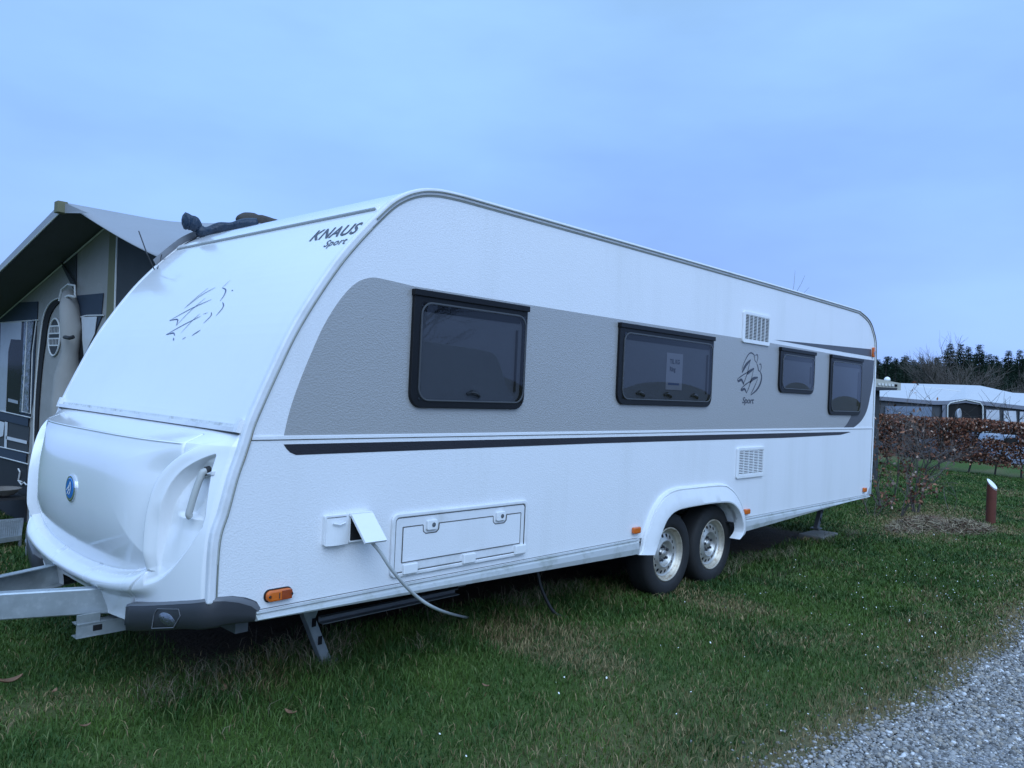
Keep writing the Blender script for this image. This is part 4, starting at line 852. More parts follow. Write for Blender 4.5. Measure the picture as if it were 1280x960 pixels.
vo_ = MB().prismx(ov, XW - .010, XW - .004).make('door_vent', CDARK, aw); rg = MB()
rg.tube([(XW - .012, *p) for p in ov + [ov[0]]], .008, 6, cap=False)
for t_ in (-.45, -.08, .2, .6): hw = ow * math.sqrt(1 - t_ * t_); rg.bar((XW - .012, oc[0] - hw, oc[1] + oh * t_), (XW - .012, oc[0] + hw, oc[1] + oh * t_), .004, .012)
for k_ in range(-3, 4):
    for a0, a1 in ((-.45, -.08), (.2, .6)): rg.bar((XW - .011, oc[0] + ow * k_ / 4, oc[1] + oh * a0), (XW - .011, oc[0] + ow * k_ / 4, oc[1] + oh * a1), .005, .004)
rg.make('vent_edging', PIPE, vo_)
wr = MB()      # scribbled white lettering on the dark skirt
wr.tube(wl([(23, 586), (25, 590), (24, 596), (23, 601), (27, 602)], x=XW - .02), .008, 5); wr.tube(wl([(24, 602), (27, 606), (30, 603), (33, 606), (36, 605)], x=XW - .02), .007, 5)
wr.make('skirt_lettering', PIPE, aw)
for x_ in (XW, 7.15): MB().tube([(x_ + .03, YE - .03, G), (x_ + .03, YE - .03, rooft(YE - .03, x_) - .03)], .014, 8).make('tent_pole', GALV, aw)
MB().prismx([(2.30, G), (YE, G)] + wtop[::-1], 7.15, 7.162).make('rear_wall', CANV, aw)
MB().box(XW, 7.15, YE - .012, YE, G, rooft(YE, 2) - .03).make('long_wall', CANV, aw)
# guy strings from roof to caravan
gs = MB(); gs.tube([onX(173.5, 289, .12), onX(184, 318, .05), onX(193, 337, .10)], .004, 5); gs.tube([onX(202, 318, .2), onX(199, 330, .2), onX(197, 336, .15)], .004, 5); gs.make('roof_string', STRAP, aw)
fl_ = MB()      # flap tucked into the caravan's awning rail
yR = W - .01; A1 = offset(T, .04); A2 = offset(T, .085); sel = [i for i in range(40, 90) if A1[i][0] > .17 and A1[i][0] < 1.0]
V_ = [(A1[i][0], yR + .0, A1[i][1]) for i in sel] + [(A2[i][0] - .0, yR - .03, A2[i][1]) for i in sel]; n_ = len(sel)
mk('rail_flap', V_, [(i, i + 1, n_ + i + 1, n_ + i) for i in range(n_ - 1)], ROOFC, aw)

# bundles lying on the caravan roof edge
def zroof(x): return float(np.interp(x, OUT[:, 0][:110], OUT[:, 1][:110]))
TARP = mat('navy_tarpaulin', (.008, .022, .045), .5, var=.4, vscale=10, bump=1, bscale=9, bdist=.05); BROWN = mat('brown_bag_fabric', (.045, .038, .032), .8, var=.3, vscale=9, bump=1, bscale=7, bdist=.06)
pt_ = [onY(247, 287, 2.20), onY(255, 290, 2.18), onY(268, 286.5, 2.18), onY(285, 284, 2.15), onY(300, 281.5, 2.1), onY(322, 278, 2.05)]
o = MB().tube(smoothline(pt_, 5), [.025] + [.036 + .006 * math.sin(i * .7) for i in range(25)], 12).make('rolled_tarpaulin', TARP, None, smooth=True); tag(o, 'navy blue rolled tarpaulin with a knotted end lying on the caravan roof edge', 'tarpaulin')
kn = MB().tube(smoothline([onY(249, 289, 2.20), onY(243, 281, 2.2), onY(236, 277, 2.2), onY(229, 276, 2.2)], 4), [.02, .03, .04, .045, .05, .055, .055, .05, .05, .055, .06, .045, .02], 10).make('knotted_end', TARP, o, smooth=True)
MB().tube(smoothline([onY(247.5, 283, 2.2), onY(249, 290, 2.2), onY(245, 297, 2.22), onY(235, 303, 2.24), onY(222, 312, 2.26)], 4), .005, 6).make('cord', STRAP, o)
pt_ = [onY(299, 279.5, 2.2), onY(304, 276.5, 2.2), onY(314, 275, 2.2), onY(325, 277, 2.2), onY(338, 278, 2.18), onY(352, 280, 2.15)]
o = MB().tube(smoothline(pt_, 5), [.02, .035, .045, .05, .052, .054, .056, .058, .058, .056, .054, .053, .05, .047, .048, .05, .05, .047, .044, .04, .036, .032, .03, .026, .022, .015], 12).make('fabric_roll', BROWN, None, smooth=True); tag(o, 'brown rolled fabric bundle lying beside the navy tarpaulin on the caravan roof', 'bundle')
MB().lathe([(.010, -.004), (.012, 0), (.010, .004)], tuple(onY(325, 281, 2.11)), n=12).make('eyelet', CHROME, o)

# step grating and things by the tent wall
sg = onZ(10, 663, G + .10); m = MB(); c0 = [onZ(-30, 655, .14), onZ(28, 650, .14), onZ(25, 672, .14), onZ(-30, 680, .14)]
sg0 = Vector((.05, 4.15, .17)); sx_, sy_ = .30, .75
cst = (c0[0] + c0[1] + c0[2] + c0[3]) / 4
o = thing('step_grating', 'galvanised mesh step on the grass in front of the awning wall', 'step', (cst.x, cst.y, G))
for i in range(16): t_ = i / 15; m.bar(c0[0].lerp(c0[3], t_), c0[1].lerp(c0[2], t_), .008, .012)
for i in range(22): t_ = i / 21; m.bar(c0[0].lerp(c0[1], t_), c0[3].lerp(c0[2], t_), .005, .010)
m.make('tread_mesh', GALV, o); fr = MB()
for i in range(4): fr.bar(c0[i], c0[(i + 1) % 4], .02, .04)
fr.make('step_frame', GALV, o)
for q_ in c0: MB().bar((q_.x, q_.y, G), (q_.x, q_.y, .13), .02, .02).make('leg', GALVD, o)
p_ = onX(4, 614, .12); bw = MB().lathe([(.02, 0), (.09, .02), (.14, .07), (.15, .075), (.145, .08), (.13, .07), (.02, .01)], (p_.x, p_.y, p_.z - .05), axis='z', n=24).make('bowl', mat('dull_brown_dish', (.16, .14, .12), .6), None, smooth=True); tag(bw, 'shallow brown dish on a dark shelf at the left edge beside the awning', 'dish')
shf = MB().box(p_.x - .12, .28, p_.y - .1, p_.y + .45, p_.z - .075, p_.z - .052); o = shf.make('shelf', mat('dark_shelf', (.02, .02, .022), .6), None); tag(o, 'dark low shelf table holding a dish in front of the awning skirt', 'shelf')
for yy_ in (p_.y - .08, p_.y + .43): MB().box(p_.x - .11, p_.x - .08, yy_ - .015, yy_ + .015, G, p_.z - .0755).make('leg', ANTH, o)

# ================================================================ grass, daisies, stones, leaves
def grass(name, N, xr, yr, hmin, hmax, wd, seed, lab, yfun=None):
    r = np.random.default_rng(seed); x = r.uniform(*xr, N); y = r.uniform(*yr, N)
    dm = dirtmask(x, y); e = y - road_edge(x); dr = drymask(x, y)
    keep = (e > -.16 + .26 * r.random(N) ** .6) & (r.random(N) > dm * 1.02) & (r.random(N) > np.clip(1 - e / .22, 0, .85) * .8)
    dcam = np.hypot(x + 2, y + 3.06); keep &= r.random(N) < np.clip((6.5 / np.maximum(dcam, 1)) ** 1.3, .12, 1)
    fwd = (x + 2) * CF.x + (y + 3.06) * CF.y; lat = (x + 2) * CR.x + (y + 3.06) * CR.y; keep &= (fwd > 1.2) & (np.abs(lat) < fwd * .85 + 1.2)
    x, y, dr, dcam = x[keep], y[keep], dr[keep], dcam[keep]; n = len(x)
    lw = .55 + .9 * fbm(x, y, .45, 41); tall = 1 + .9 * np.exp(-((y - .35) / .3) ** 2) * (x > -.5) * (x < 7.3) * .8
    h = r.uniform(hmin, hmax, n) * lw * tall * (1 - .35 * dr); wdt = wd * (.7 + .6 * r.random(n)) * np.clip(dcam / 4.5, 1, 4.5)
    a = r.uniform(0, 2 * np.pi, n); lean = r.uniform(.15, 1.0, n) * h; la = r.uniform(0, 2 * np.pi, n); z = hgt(x, y) - .004
    P0 = np.stack([x, y, z], 1); wv = np.stack([np.cos(a), np.sin(a), 0 * a], 1) * wdt[:, None] / 2; ld = np.stack([np.cos(la), np.sin(la), 0 * la], 1)
    P1 = P0 + ld * (lean * .35)[:, None] + np.array([0, 0, 1]) * (h * .6)[:, None]; P2 = P0 + ld * lean[:, None] + np.array([0, 0, 1]) * (h * (1 - .25 * lean / h))[:, None]
    V = np.stack([P0 - wv, P0 + wv, P1 + wv * .8, P1 - wv * .8, P2], 1).reshape(-1, 3)
    b5 = np.arange(n) * 5; loops = np.stack([b5, b5 + 1, b5 + 2, b5 + 3, b5 + 3, b5 + 2, b5 + 4], 1).ravel(); starts = np.stack([np.arange(n) * 7, np.arange(n) * 7 + 4], 1).ravel(); tot = np.tile([4, 3], n)
    t = r.random(n); t2 = fbm(x, y, .35, 51); g1 = np.array([.023, .064, .012]); g2 = np.array([.082, .145, .025]); g3 = np.array([.12, .155, .05]); st = np.array([.27, .205, .10])
    mixv = np.clip(.25 + 1.5 * (t2 - .42) + .35 * (t - .5), 0, 1)[:, None]
    c = g1 * (1 - mixv) + g2 * mixv; c = np.where((r.random(n) < .12)[:, None], g3, c); drm = (r.random(n) < np.clip(dr, 0, 1) ** 1.3 * .85 + .03)[:, None]; c = np.where(drm, st * (.5 + .7 * r.random(n))[:, None], c)
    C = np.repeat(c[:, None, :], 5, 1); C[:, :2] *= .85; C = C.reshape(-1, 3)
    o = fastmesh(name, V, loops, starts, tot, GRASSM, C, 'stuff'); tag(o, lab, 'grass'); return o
GRASSM = tintmat('grass_blades', .6, spec=.25)
grass('grass', 1300000, (-3.2, 19), (-2.6, 7), .022, .060, .0042, 3, 'short green lawn grass with dry yellowish patches')
# longer tired stalks along the caravan's edge
def stalks(N, seed):
    r = np.random.default_rng(seed); x = r.uniform(-.5, 7.4, N); y = r.normal(.55, .16, N) * np.clip((4.4 - x) / 1.2, .35, 1) + .06 * np.sin(x * 3)
    keep = (y > -.5) & (fbm(x, y, .35, 61) > .50); x, y = x[keep], y[keep]; n = len(x); z = hgt(x, y) - .005
    h = r.uniform(.04, .12, n); a = r.uniform(0, 6.28, n); la = r.uniform(0, 6.28, n); lean = h * r.uniform(.3, 1.3, n); wv = np.stack([np.cos(a), np.sin(a), 0 * a], 1) * .0016
    P0 = np.stack([x, y, z], 1); ld = np.stack([np.cos(la), np.sin(la), 0 * la], 1); P1 = P0 + ld * (lean * .3)[:, None] + np.array([0, 0, 1]) * (h * .65)[:, None]; P2 = P0 + ld * lean[:, None] + np.array([0, 0, 1]) * (h * .9)[:, None]
    V = np.stack([P0 - wv, P0 + wv, P1 + wv, P1 - wv, P2], 1).reshape(-1, 3); b5 = np.arange(n) * 5
    c = np.where((r.random(n) < .55)[:, None], np.array([.24, .20, .13]), np.array([.055, .10, .035])) * (.6 + .6 * r.random(n))[:, None]
    o = fastmesh('dry_stalks', V, np.stack([b5, b5 + 1, b5 + 2, b5 + 3, b5 + 3, b5 + 2, b5 + 4], 1).ravel(), np.stack([np.arange(n) * 7, np.arange(n) * 7 + 4], 1).ravel(), np.tile([4, 3], n), GRASSM, np.repeat(c, 5, 0), 'stuff'); tag(o, 'longer uncut grass and straw stalks along the caravan skirt', 'grass')
stalks(9000, 5)
# stones
ico = np.array([(0, -.5257, .8507), (.8507, 0, .5257), (.8507, 0, -.5257), (-.8507, 0, -.5257), (-.8507, 0, .5257), (-.5257, .8507, 0), (.5257, .8507, 0), (.5257, -.8507, 0), (-.5257, -.8507, 0), (0, -.5257, -.8507), (0, .5257, -.8507), (0, .5257, .8507)])
icf = np.array([(1, 2, 6), (1, 7, 2), (3, 4, 5), (4, 3, 8), (6, 5, 11), (5, 6, 10), (9, 10, 2), (10, 9, 3), (7, 8, 9), (8, 7, 0), (11, 0, 1), (0, 11, 4), (6, 2, 10), (1, 6, 11), (3, 5, 10), (5, 4, 11), (2, 7, 9), (7, 1, 0), (3, 9, 8), (4, 8, 0)])
def stones(name, x, y, s, r, lab, sink=.2):
    n = len(x); sc3 = s[:, None] * np.stack([r.uniform(.8, 1.3, n), r.uniform(.7, 1.1, n), r.uniform(.45, .8, n)], 1); a = r.uniform(0, 6.28, n); ca, sa = np.cos(a), np.sin(a); tl = r.normal(0, .35, n)
    P = ico[None] * (1 + r.normal(0, .13, (n, 12, 1))) * sc3[:, None, :]; px = P[..., 0] * np.cos(tl)[:, None] - P[..., 2] * np.sin(tl)[:, None]; pz = P[..., 0] * np.sin(tl)[:, None] + P[..., 2] * np.cos(tl)[:, None]
    X_ = px * ca[:, None] - P[..., 1] * sa[:, None] + x[:, None]; Y_ = px * sa[:, None] + P[..., 1] * ca[:, None] + y[:, None]; Z_ = pz + (hgt(x, y) + np.where(y > road_edge(x), .0, .010) + s * sink)[:, None]
    V = np.stack([X_, Y_, Z_], -1).reshape(-1, 3); F = (icf[None] + (np.arange(n) * 12)[:, None, None]).reshape(-1, 3)
    g = np.clip(r.normal(.24, .09, n), .07, .6)[:, None]; c = g * np.where((r.random(n) < .25)[:, None], np.array([1.12, 1.0, .84]), np.array([1.03, 1.0, .96])); c = np.where((r.random(n) < .05)[:, None], .62, c)
    o = fastmesh(name, V, F.ravel(), np.arange(len(F)) * 3, np.full(len(F), 3), STONEM, np.repeat(c, 12, 0), 'stuff'); tag(o, lab, 'gravel'); return o
STONEM = tintmat('loose_stone', .8, spec=.3)
r = np.random.default_rng(9); N = 90000; x = r.uniform(.6, 9, N) ** 1.0; x = .6 + (x - .6) * r.random(N) ** .5; y = road_edge(x) - np.abs(r.normal(0, .95, N)) - .02; y = np.where(r.random(N) < .05, road_edge(x) + r.exponential(.07, N) - .05, y); y = np.clip(y, -3.6, None)
stones('gravel_stones', x, y, np.clip(r.lognormal(-5.15, .42, N), .003, .020), r, 'loose grey and pale gravel stones covering the track')
# daisies
N = 110; x = r.uniform(1.2, 9, N); y = r.uniform(-1.7, .2, N) * 1.0; x = np.concatenate([x, r.normal(4.8, .8, 110), r.uniform(-.2, 1.6, 16)]); y = np.concatenate([y, r.normal(-1.1, .4, 110), r.uniform(-1.2, -.5, 16)])
k_ = (y - road_edge(x) > .12) & (y < .1); x, y = x[k_], y[k_]; n = len(x); z = hgt(x, y) + r.uniform(.025, .05, n); rr_ = r.uniform(.0025, .0048, n); V = []; F = []
ang = np.linspace(0, 2 * np.pi, 9)[:-1]; tl = r.normal(0, .5, (n, 2))
D = np.stack([x[:, None] + rr_[:, None] * np.cos(ang), y[:, None] + rr_[:, None] * np.sin(ang), z[:, None] + rr_[:, None] * (np.cos(ang) * tl[:, :1] + np.sin(ang) * tl[:, 1:])], -1)
o = fastmesh('daisies', D.reshape(-1, 3), np.arange(n * 8), np.arange(n) * 8, np.full(n, 8), mat('daisy_petals', (.75, .75, .72), .7), None, 'stuff'); tag(o, 'tiny white daisies scattered over the lawn', 'flowers')
# fallen leaves, each its own thing
LEAFM = mat('dead_leaf', (.22, .12, .07), .8, var=.3, vscale=40)
leaves = [(13, 853, .05, 'curled brown dead leaf on the grass at the far left'), (280, 863, .035, 'small rusty dead leaf on the grass below the front bumper'), (363, 892, .03, 'pale tan dead leaf on the grass below the side marker lamp'), (107, 908, .02, 'tiny pale leaf fragment near the bottom left of the lawn'), (68, 865, .022, 'faint brown leaf fragment between the two rusty leaves at left'), (607, 858, .02, 'thin straw coloured leaf on the lawn below the dangling hose')]
for i, (px, py, s_, lab) in enumerate(leaves):
    p = onZ(px, py, G + .035); V = []; k = 9
    for u in range(k):
        t_ = u / (k - 1); wdt = s_ * .45 * math.sin(math.pi * (.06 + .88 * t_)); c_ = .35 * s_ * (2 * t_ - 1) ** 2
        for v in (-1, 0, 1): V.append((p.x + (t_ - .5) * s_ * 2 * math.cos(i) - v * wdt * math.sin(i), p.y + (t_ - .5) * s_ * 2 * math.sin(i) + v * wdt * math.cos(i), p.z + c_ + (.25 * s_ if v else 0)))
    F = [(a * 3 + b, (a + 1) * 3 + b, (a + 1) * 3 + b + 1, a * 3 + b + 1) for a in range(k - 1) for b in range(2)]
    o = mk('dead_leaf', V, F, LEAFM, None, smooth=True, base=tuple(p)); tag(o, lab, 'leaf', 'fallen leaves on the lawn'); md = o.modifiers.new('s', 'SOLIDIFY'); md.thickness = .001

# ================================================================ marker post, straw heap
pb = onZ(1238, 655, G); d_ = (pb - CC).dot(CF); tp = CC + ray(1239.5, 605) * d_; hgtp = tp.z - pb.z
post = thing('marker_post', 'rust brown round post with slanted white top standing on the lawn', 'post', (pb.x, pb.y, G)); r_ = 5.6 / FPX * d_; n_ = 24; V = []; zt_ = []
for k in range(n_): a = 2 * math.pi * k / n_; V.append((pb.x + r_ * math.cos(a), pb.y + r_ * math.sin(a), G - .05))
for k in range(n_):
    a = 2 * math.pi * k / n_; V.append((pb.x + r_ * math.cos(a), pb.y + r_ * math.sin(a), pb.z + hgtp + (-(math.cos(a) * CR.x + math.sin(a) * CR.y) * .55 + (math.cos(a) * CF.x + math.sin(a) * CF.y) * .85) * r_))
mk('post_shaft', V, [(k, (k + 1) % n_, n_ + (k + 1) % n_, n_ + k) for k in range(n_)], mat('corten_rust', (.11, .028, .016), .8, var=.3, vscale=8), post)
mk('post_cap', [(v[0], v[1], v[2] + .004) for v in V[n_:]] + [(v[0], v[1], v[2] - .02) for v in V[n_:]], [tuple(range(n_))] + [(k, (k + 1) % n_, n_ + (k + 1) % n_, n_ + k) for k in range(n_)], mat('white_cap', (.8, .8, .8), .4), post)
def heap(cx, cy, rx_, ry_, hh, N, lab, seed, name='straw_heap'):
    r = np.random.default_rng(seed); a = r.uniform(0, 6.28, N); q_ = np.sqrt(r.random(N)); x = cx + rx_ * q_ * np.cos(a); y = cy + ry_ * q_ * np.sin(a); z = hgt(x, y) + hh * (1 - q_ ** 2) * r.random(N) * (.5 + fbm(x, y, .3, 71))
    L_ = r.uniform(.06, .22, N); a = r.uniform(0, 6.28, N); el = r.normal(0, .35, N); d = np.stack([np.cos(a) * np.cos(el), np.sin(a) * np.cos(el), np.sin(el)], 1) * L_[:, None] / 2; wv = np.stack([-np.sin(a), np.cos(a), 0 * a + .5], 1) * .0035
    P = np.stack([x, y, z], 1); V = np.stack([P - d, P + wv, P + d, P - wv], 1).reshape(-1, 3); c = np.where((r.random(N) < .3)[:, None], np.array([.14, .07, .045]), np.array([.30, .24, .15])) * r.uniform(.35, 1.3, N)[:, None]
    o = fastmesh(name, V, np.arange(4 * N), np.arange(N) * 4, np.full(N, 4), GRASSM, np.repeat(c, 4, 0), None, base=(cx, cy, G)); tag(o, lab, 'straw heap'); return o
h1 = onZ(1205, 655, G + .08); heap(h1.x, h1.y, .70, .30, .13, 3500, 'low heap of dry straw beside the rust brown post', 3)
h2 = onZ(1150, 650, G + .08); heap(h2.x, h2.y, .9, .32, .10, 2500, 'flattened tuft of dry grass at the foot of the bare bush', 4, 'dry_grass_tuft')

# ================================================================ woody plants
BARK = mat('grey_bark', (.10, .085, .075), .9, var=.3); BARKD = mat('dark_bark', (.05, .045, .04), .9, var=.3)
BEECH = tintmat('beech_leaves', .7, spec=.3)
def branches(mb, p, d, L_, r_, lv, r, tips, kids=3, spread=.55, droop=0., nseg=4, sides=5):
    pts = [p]; q_ = Vector(p); dd = Vector(d).normalized()
    for i in range(nseg):
        dd = (dd + Vector((r.normal(0, .13), r.normal(0, .13), r.normal(.03, .09) - droop))).normalized(); q_ = q_ + dd * (L_ / nseg); pts.append(q_.copy())
    mb.tube(pts, [r_ * (1 - .6 * i / nseg) for i in range(nseg + 1)], sides if lv > 1 else 3, cap=False)
    for q2 in pts[2:]: tips.append((q2, dd.copy()))
    if lv <= 0: return
    for i in range(kids + (lv > 1)):
        t_ = r.uniform(.3, 1.0); k = min(nseg - 1, int(t_ * nseg)); base = pts[k].lerp(pts[k + 1], t_ * nseg - k)
        ax = Vector((r.normal(), r.normal(), r.normal() * .4)).normalized(); nd = (dd + ax * spread * r.uniform(.7, 1.5)).normalized()
        branches(mb, base, nd, L_ * r.uniform(.5, .75), r_ * .5, lv - 1, r, tips, kids, spread, droop, nseg, sides)
def leafmesh(name, C_, size, r, cols_, parent, cat=None):
    n = len(C_); C_ = np.array(C_); a = r.normal(0, 1, (n, 3)); a /= np.linalg.norm(a, axis=1)[:, None]; b_ = r.normal(0, 1, (n, 3)); b_ -= a * (a * b_).sum(1)[:, None]; b_ /= np.linalg.norm(b_, axis=1)[:, None]
    s_ = size * r.uniform(.6, 1.3, n)[:, None]; V = np.stack([C_ - a * s_, C_ + b_ * s_ * .55, C_ + a * s_, C_ - b_ * s_ * .55], 1).reshape(-1, 3)
    return fastmesh(name, V, np.arange(4 * n), np.arange(n) * 4, np.full(n, 4), BEECH, np.repeat(cols_, 4, 0), None, parent)
def beechcol(n, r): 
    pal = np.array([[.20, .075, .04], [.13, .055, .035], [.30, .14, .08], [.09, .05, .035], [.38, .28, .22]]); c = pal[r.choice(5, n, p=[.30, .26, .18, .12, .14])]; return c * r.uniform(.6, 1.2, n)[:, None]
def shrub(name, lab, base, h, nst, lv, leafn, seed, cat='bush', spread=.5, lean=(0, 0), r0=.012, group=None, bark=BARK, kids=3, leafsize=.03, zmin=0):
    r = np.random.default_rng(seed); t = thing(name, lab, cat, tuple(base), group); mb = MB(); tips = []
    for i in range(nst):
        a = r.uniform(0, 6.28); branches(mb, Vector(base) + Vector((.05 * math.cos(a) * nst * .3, .05 * math.sin(a) * nst * .3, -.03)), Vector((math.cos(a) * .35 + lean[0], math.sin(a) * .35 + lean[1], 1)), h * r.uniform(.5, .8), r0 * r.uniform(.7, 1.2), lv, r, tips, kids, spread)
    mb.make('branches', bark, t)
    if leafn:
        T_ = [tips[i] for i in r.integers(0, len(tips), leafn)]; C_ = [tuple(q_ + Vector(r.normal(0, .03, 3))) for q_, _ in T_ if q_.z > zmin]; leafmesh('foliage', C_, leafsize, r, beechcol(len(C_), r), t)
    return t
def gp(px, py, z=G): p = onZ(px, py, z); return (p.x, p.y, float(hgt(p.x, p.y)))
shrub('bare_bush', 'small bare twiggy bush on the lawn between caravan and post', gp(1144, 642), 1.45, 3, 3, 40, 11, spread=.75, r0=.016, kids=4)
shrub('beech_sapling', 'beech sapling with brown leaves right behind the caravan rear corner', gp(1106, 636), 1.35, 4, 2, 420, 12, 'sapling', spread=.45, r0=.012, zmin=.35)
shrub('beech_sapling', 'low beech sapling with dry leaves between rear corner and bare bush', gp(1122, 646), .75, 3, 2, 220, 13, 'sapling', spread=.6, r0=.008)
shrub('twiggy_shoot', 'sparse arching leafless shoot beside the bare bush on the lawn', gp(1188, 640), .75, 2, 1, 0, 14, 'shoot', spread=.8, r0=.005)
shrub('beech_sapling', 'lowest beech sapling hugging the ground under the caravan rear overhang', gp(1090, 645), .5, 3, 2, 130, 17, 'sapling', spread=.6, r0=.007)
# beech hedge
H0 = onZ(1060, 580); H1 = onZ(1174, 587); H2 = onZ(1330, 603); print('hedge', H0, H1, H2)
hd = (H2 - H1); hd.z = 0; hd.normalize(); hn = Vector((-hd.y, hd.x, 0)); hn = hn if hn.dot(CF) > 0 else -hn
c0_ = H1 - hd * 9; Lh = 30.; dH = (H1 - CC).dot(CF)
htop = CC.z - (523 - 511) / FPX * dH; print('hedge top', htop)
hg = thing('beech_hedge', 'clipped beech hedge with russet winter leaves in front of the far tents', 'hedge', (H1.x, H1.y, G))
r = np.random.default_rng(33); N = 130000; s_ = r.uniform(0, Lh, N); t_ = r.normal(0, .16, N); z_ = G + (htop - G) * r.beta(1.25, .95, N) ** .8
k_ = (z_ > G + .22 - .2 * (fbm(s_, s_ * 0, .8, 81) > .62)) ; dens = fbm(s_, z_ * 3, .55, 82); k_ &= (dens > .40) | (z_ > htop - .28); k_ &= ~((z_ < G + 1.0) & (z_ > G + .2) & (r.random(N) < .08))
z_ = z_ + .07 * (fbm(s_, s_ * 0, .5, 83) - .5); k_ &= (c0_.y + hd.y * s_) > -1.3; s_, t_, z_ = s_[k_], t_[k_], z_[k_]
C_ = np.array(c0_)[None] + np.array(hd)[None] * s_[:, None] + np.array(hn)[None] * t_[:, None]; C_[:, 2] = z_
leafmesh('foliage', C_, .036, r, beechcol(len(C_), r) * np.array([1.15, 1.08, 1.05]), hg)
for i in range(48):
    s0 = .3 + i * .62 + r.normal(0, .06); b_ = c0_ + hd * s0
    if b_.y < -1.3: break
    mb = MB(); tips = []; branches(mb, Vector((b_.x, b_.y, G - .05)), Vector((r.normal(0, .06), r.normal(0, .06), 1)), htop * .95, .022, 2, r, tips, 4, .7); o = mb.make('hedge_stem', BARKD, hg)

# ================================================================ neighbouring tents beyond the hedge
D1 = dH + 7.5
TROOF = mat('pale_tent_roof', (.46, .47, .49), .5, var=.03, vscale=1); TVAL = mat('grey_tent_valance', (.17, .18, .22), .8); TW = mat('dark_tent_wall', (.06, .065, .075), .85); TWIN = mat('pale_tent_window', (.48, .50, .55), .35, var=.25, vscale=1.5)
def P(px, py, dz=0.): return dep(px, py, D1 + dz)
tn = thing('tent', 'large white roofed tent with arched dark entrance behind the hedge', 'tent', (P(1200, 590).x, P(1200, 590).y, G))
def quadmesh(nm, pts, m, par, th=.02):
    Pn = [Vector(p) for p in pts]; nrm_ = (Pn[1] - Pn[0]).cross(Pn[2] - Pn[0]).normalized() * th; n_ = len(Pn)
    if nrm_.dot(CF) < 0: nrm_ = -nrm_
    return mk(nm, Pn + [p + nrm_ for p in Pn], [tuple(range(n_)), tuple(range(n_, 2 * n_))] + [(i, (i + 1) % n_, n_ + (i + 1) % n_, n_ + i) for i in range(n_)], m, par)
eav = [P(1060, 494), P(1100, 495.5), P(1168, 501), P(1184, 501), P(1207, 498.5), P(1228, 501.5), P(1290, 508.5), P(1345, 515)]
rid = [P(1040, 474, 3.4), P(1100, 477.5, 3.4), P(1127, 479, 3.4), P(1180, 480.5, 3.4), P(1207, 481.3, 3.4), P(1225, 482, 3.4), P(1253, 492, 2.0), P(1300, 502, 1.2)]
mk('roof', eav + rid, [(i, i + 1, 8 + i + 1, 8 + i) for i in range(7)], TROOF, tn)
back = [dep(1040 + i * 40, 494, D1 + 7) for i in range(8)]; mk('roof_back', rid + back, [(i, i + 1, 8 + i + 1, 8 + i) for i in range(7)], TROOF, tn)
def down(p, z): return Vector((p.x, p.y, z))
mk('valance', eav + [p - Vector((0, 0, .13)) for p in eav], [(i, i + 1, 8 + i + 1, 8 + i) for i in range(7)], TVAL, tn)
ev2 = [P(1060, 494, .12), P(1184, 501, .12), P(1207, 499, .12), P(1228, 501.5, .12), P(1345, 515, .12)]
mk('wall', ev2 + [down(p, G) for p in ev2], [(i, i + 1, 5 + i + 1, 5 + i) for i in range(4)], TW, tn)
quadmesh('entrance', [P(1184, 560, .06), P(1184.5, 506, .06), P(1188, 503, .06), P(1207, 500.5, .06), P(1225, 503.5, .06), P(1228, 507, .06), P(1229, 560, .06)], HOLE, tn, .03)
quadmesh('window', [P(1107, 507.5, .06), P(1165, 508.5, .06), P(1164, 525, .06), P(1106, 524, .06)], mat('blue_tent_window', (.16, .20, .27), .25, var=.3, vscale=1.2), tn, .03)
for a0, a1 in ((1233, 1249), (1255, 1270), (1275, 1290), (1295, 1310)): quadmesh('window', [P(a0, 512 + (a0 - 1233) * .06, .05), P(a1, 512.5 + (a0 - 1233) * .06, .05), P(a1 + 1.5, 540, .05), P(a0 - .5, 540, .05)], TWIN, tn, .03)
MB().tube([P(1184, 560, -.02), P(1184.5, 507, -.02), P(1188, 503.3, -.02), P(1207, 499.5, -.02), P(1225, 503.5, -.02), P(1228.5, 508, -.02), P(1229, 560, -.02)], .022, 6).make('entrance_edging', PIPE, tn)
MB().tube([P(1142, 483, 2.9), P(1201, 489.5, 1.9)], .03, 5).make('roof_seam', PIPE, tn)
quadmesh('corner_post', [P(1178, 560, .03), P(1178, 503, .03), P(1183, 503, .03), P(1183, 560, .03)], TVAL, tn, .03)
c_ = P(1199, 519, -.9); o = MB().lathe([(.01, .10), (.14, .09), (.20, .05), (.225, 0), (.22, -.02), (.14, .05), (.01, .07)], (c_.x, c_.y, c_.z), n=28).make('dish_aerial', mat('grey_dish', (.36, .37, .40), .5, var=.3, vscale=8), None, smooth=True); o.location = (0, 0, 0); tag(o, 'round pale dish on a pole in the dark tent entrance', 'dish aerial')
MB().tube([(c_.x, c_.y + .05, G), (c_.x, c_.y + .05, c_.z)], .02, 6).make('pole', GALVD, o)
D2 = D1 + 4.5
def P2(px, py, dz=0.): return dep(px, py, D2 + dz)
t2 = thing('tent', 'second pale tent roof farther right behind the large white tent', 'tent', (P2(1290, 590).x, P2(1290, 590).y, G))
rr2 = [P2(1240, 493, 2.5), P2(1268, 491, 2.5), P2(1345, 495, 2.5)]; ee2 = [P2(1220, 508), P2(1268, 510), P2(1345, 512)]; bb2 = [P2(1240, 505, 5), P2(1268, 505, 5), P2(1345, 507, 5)]
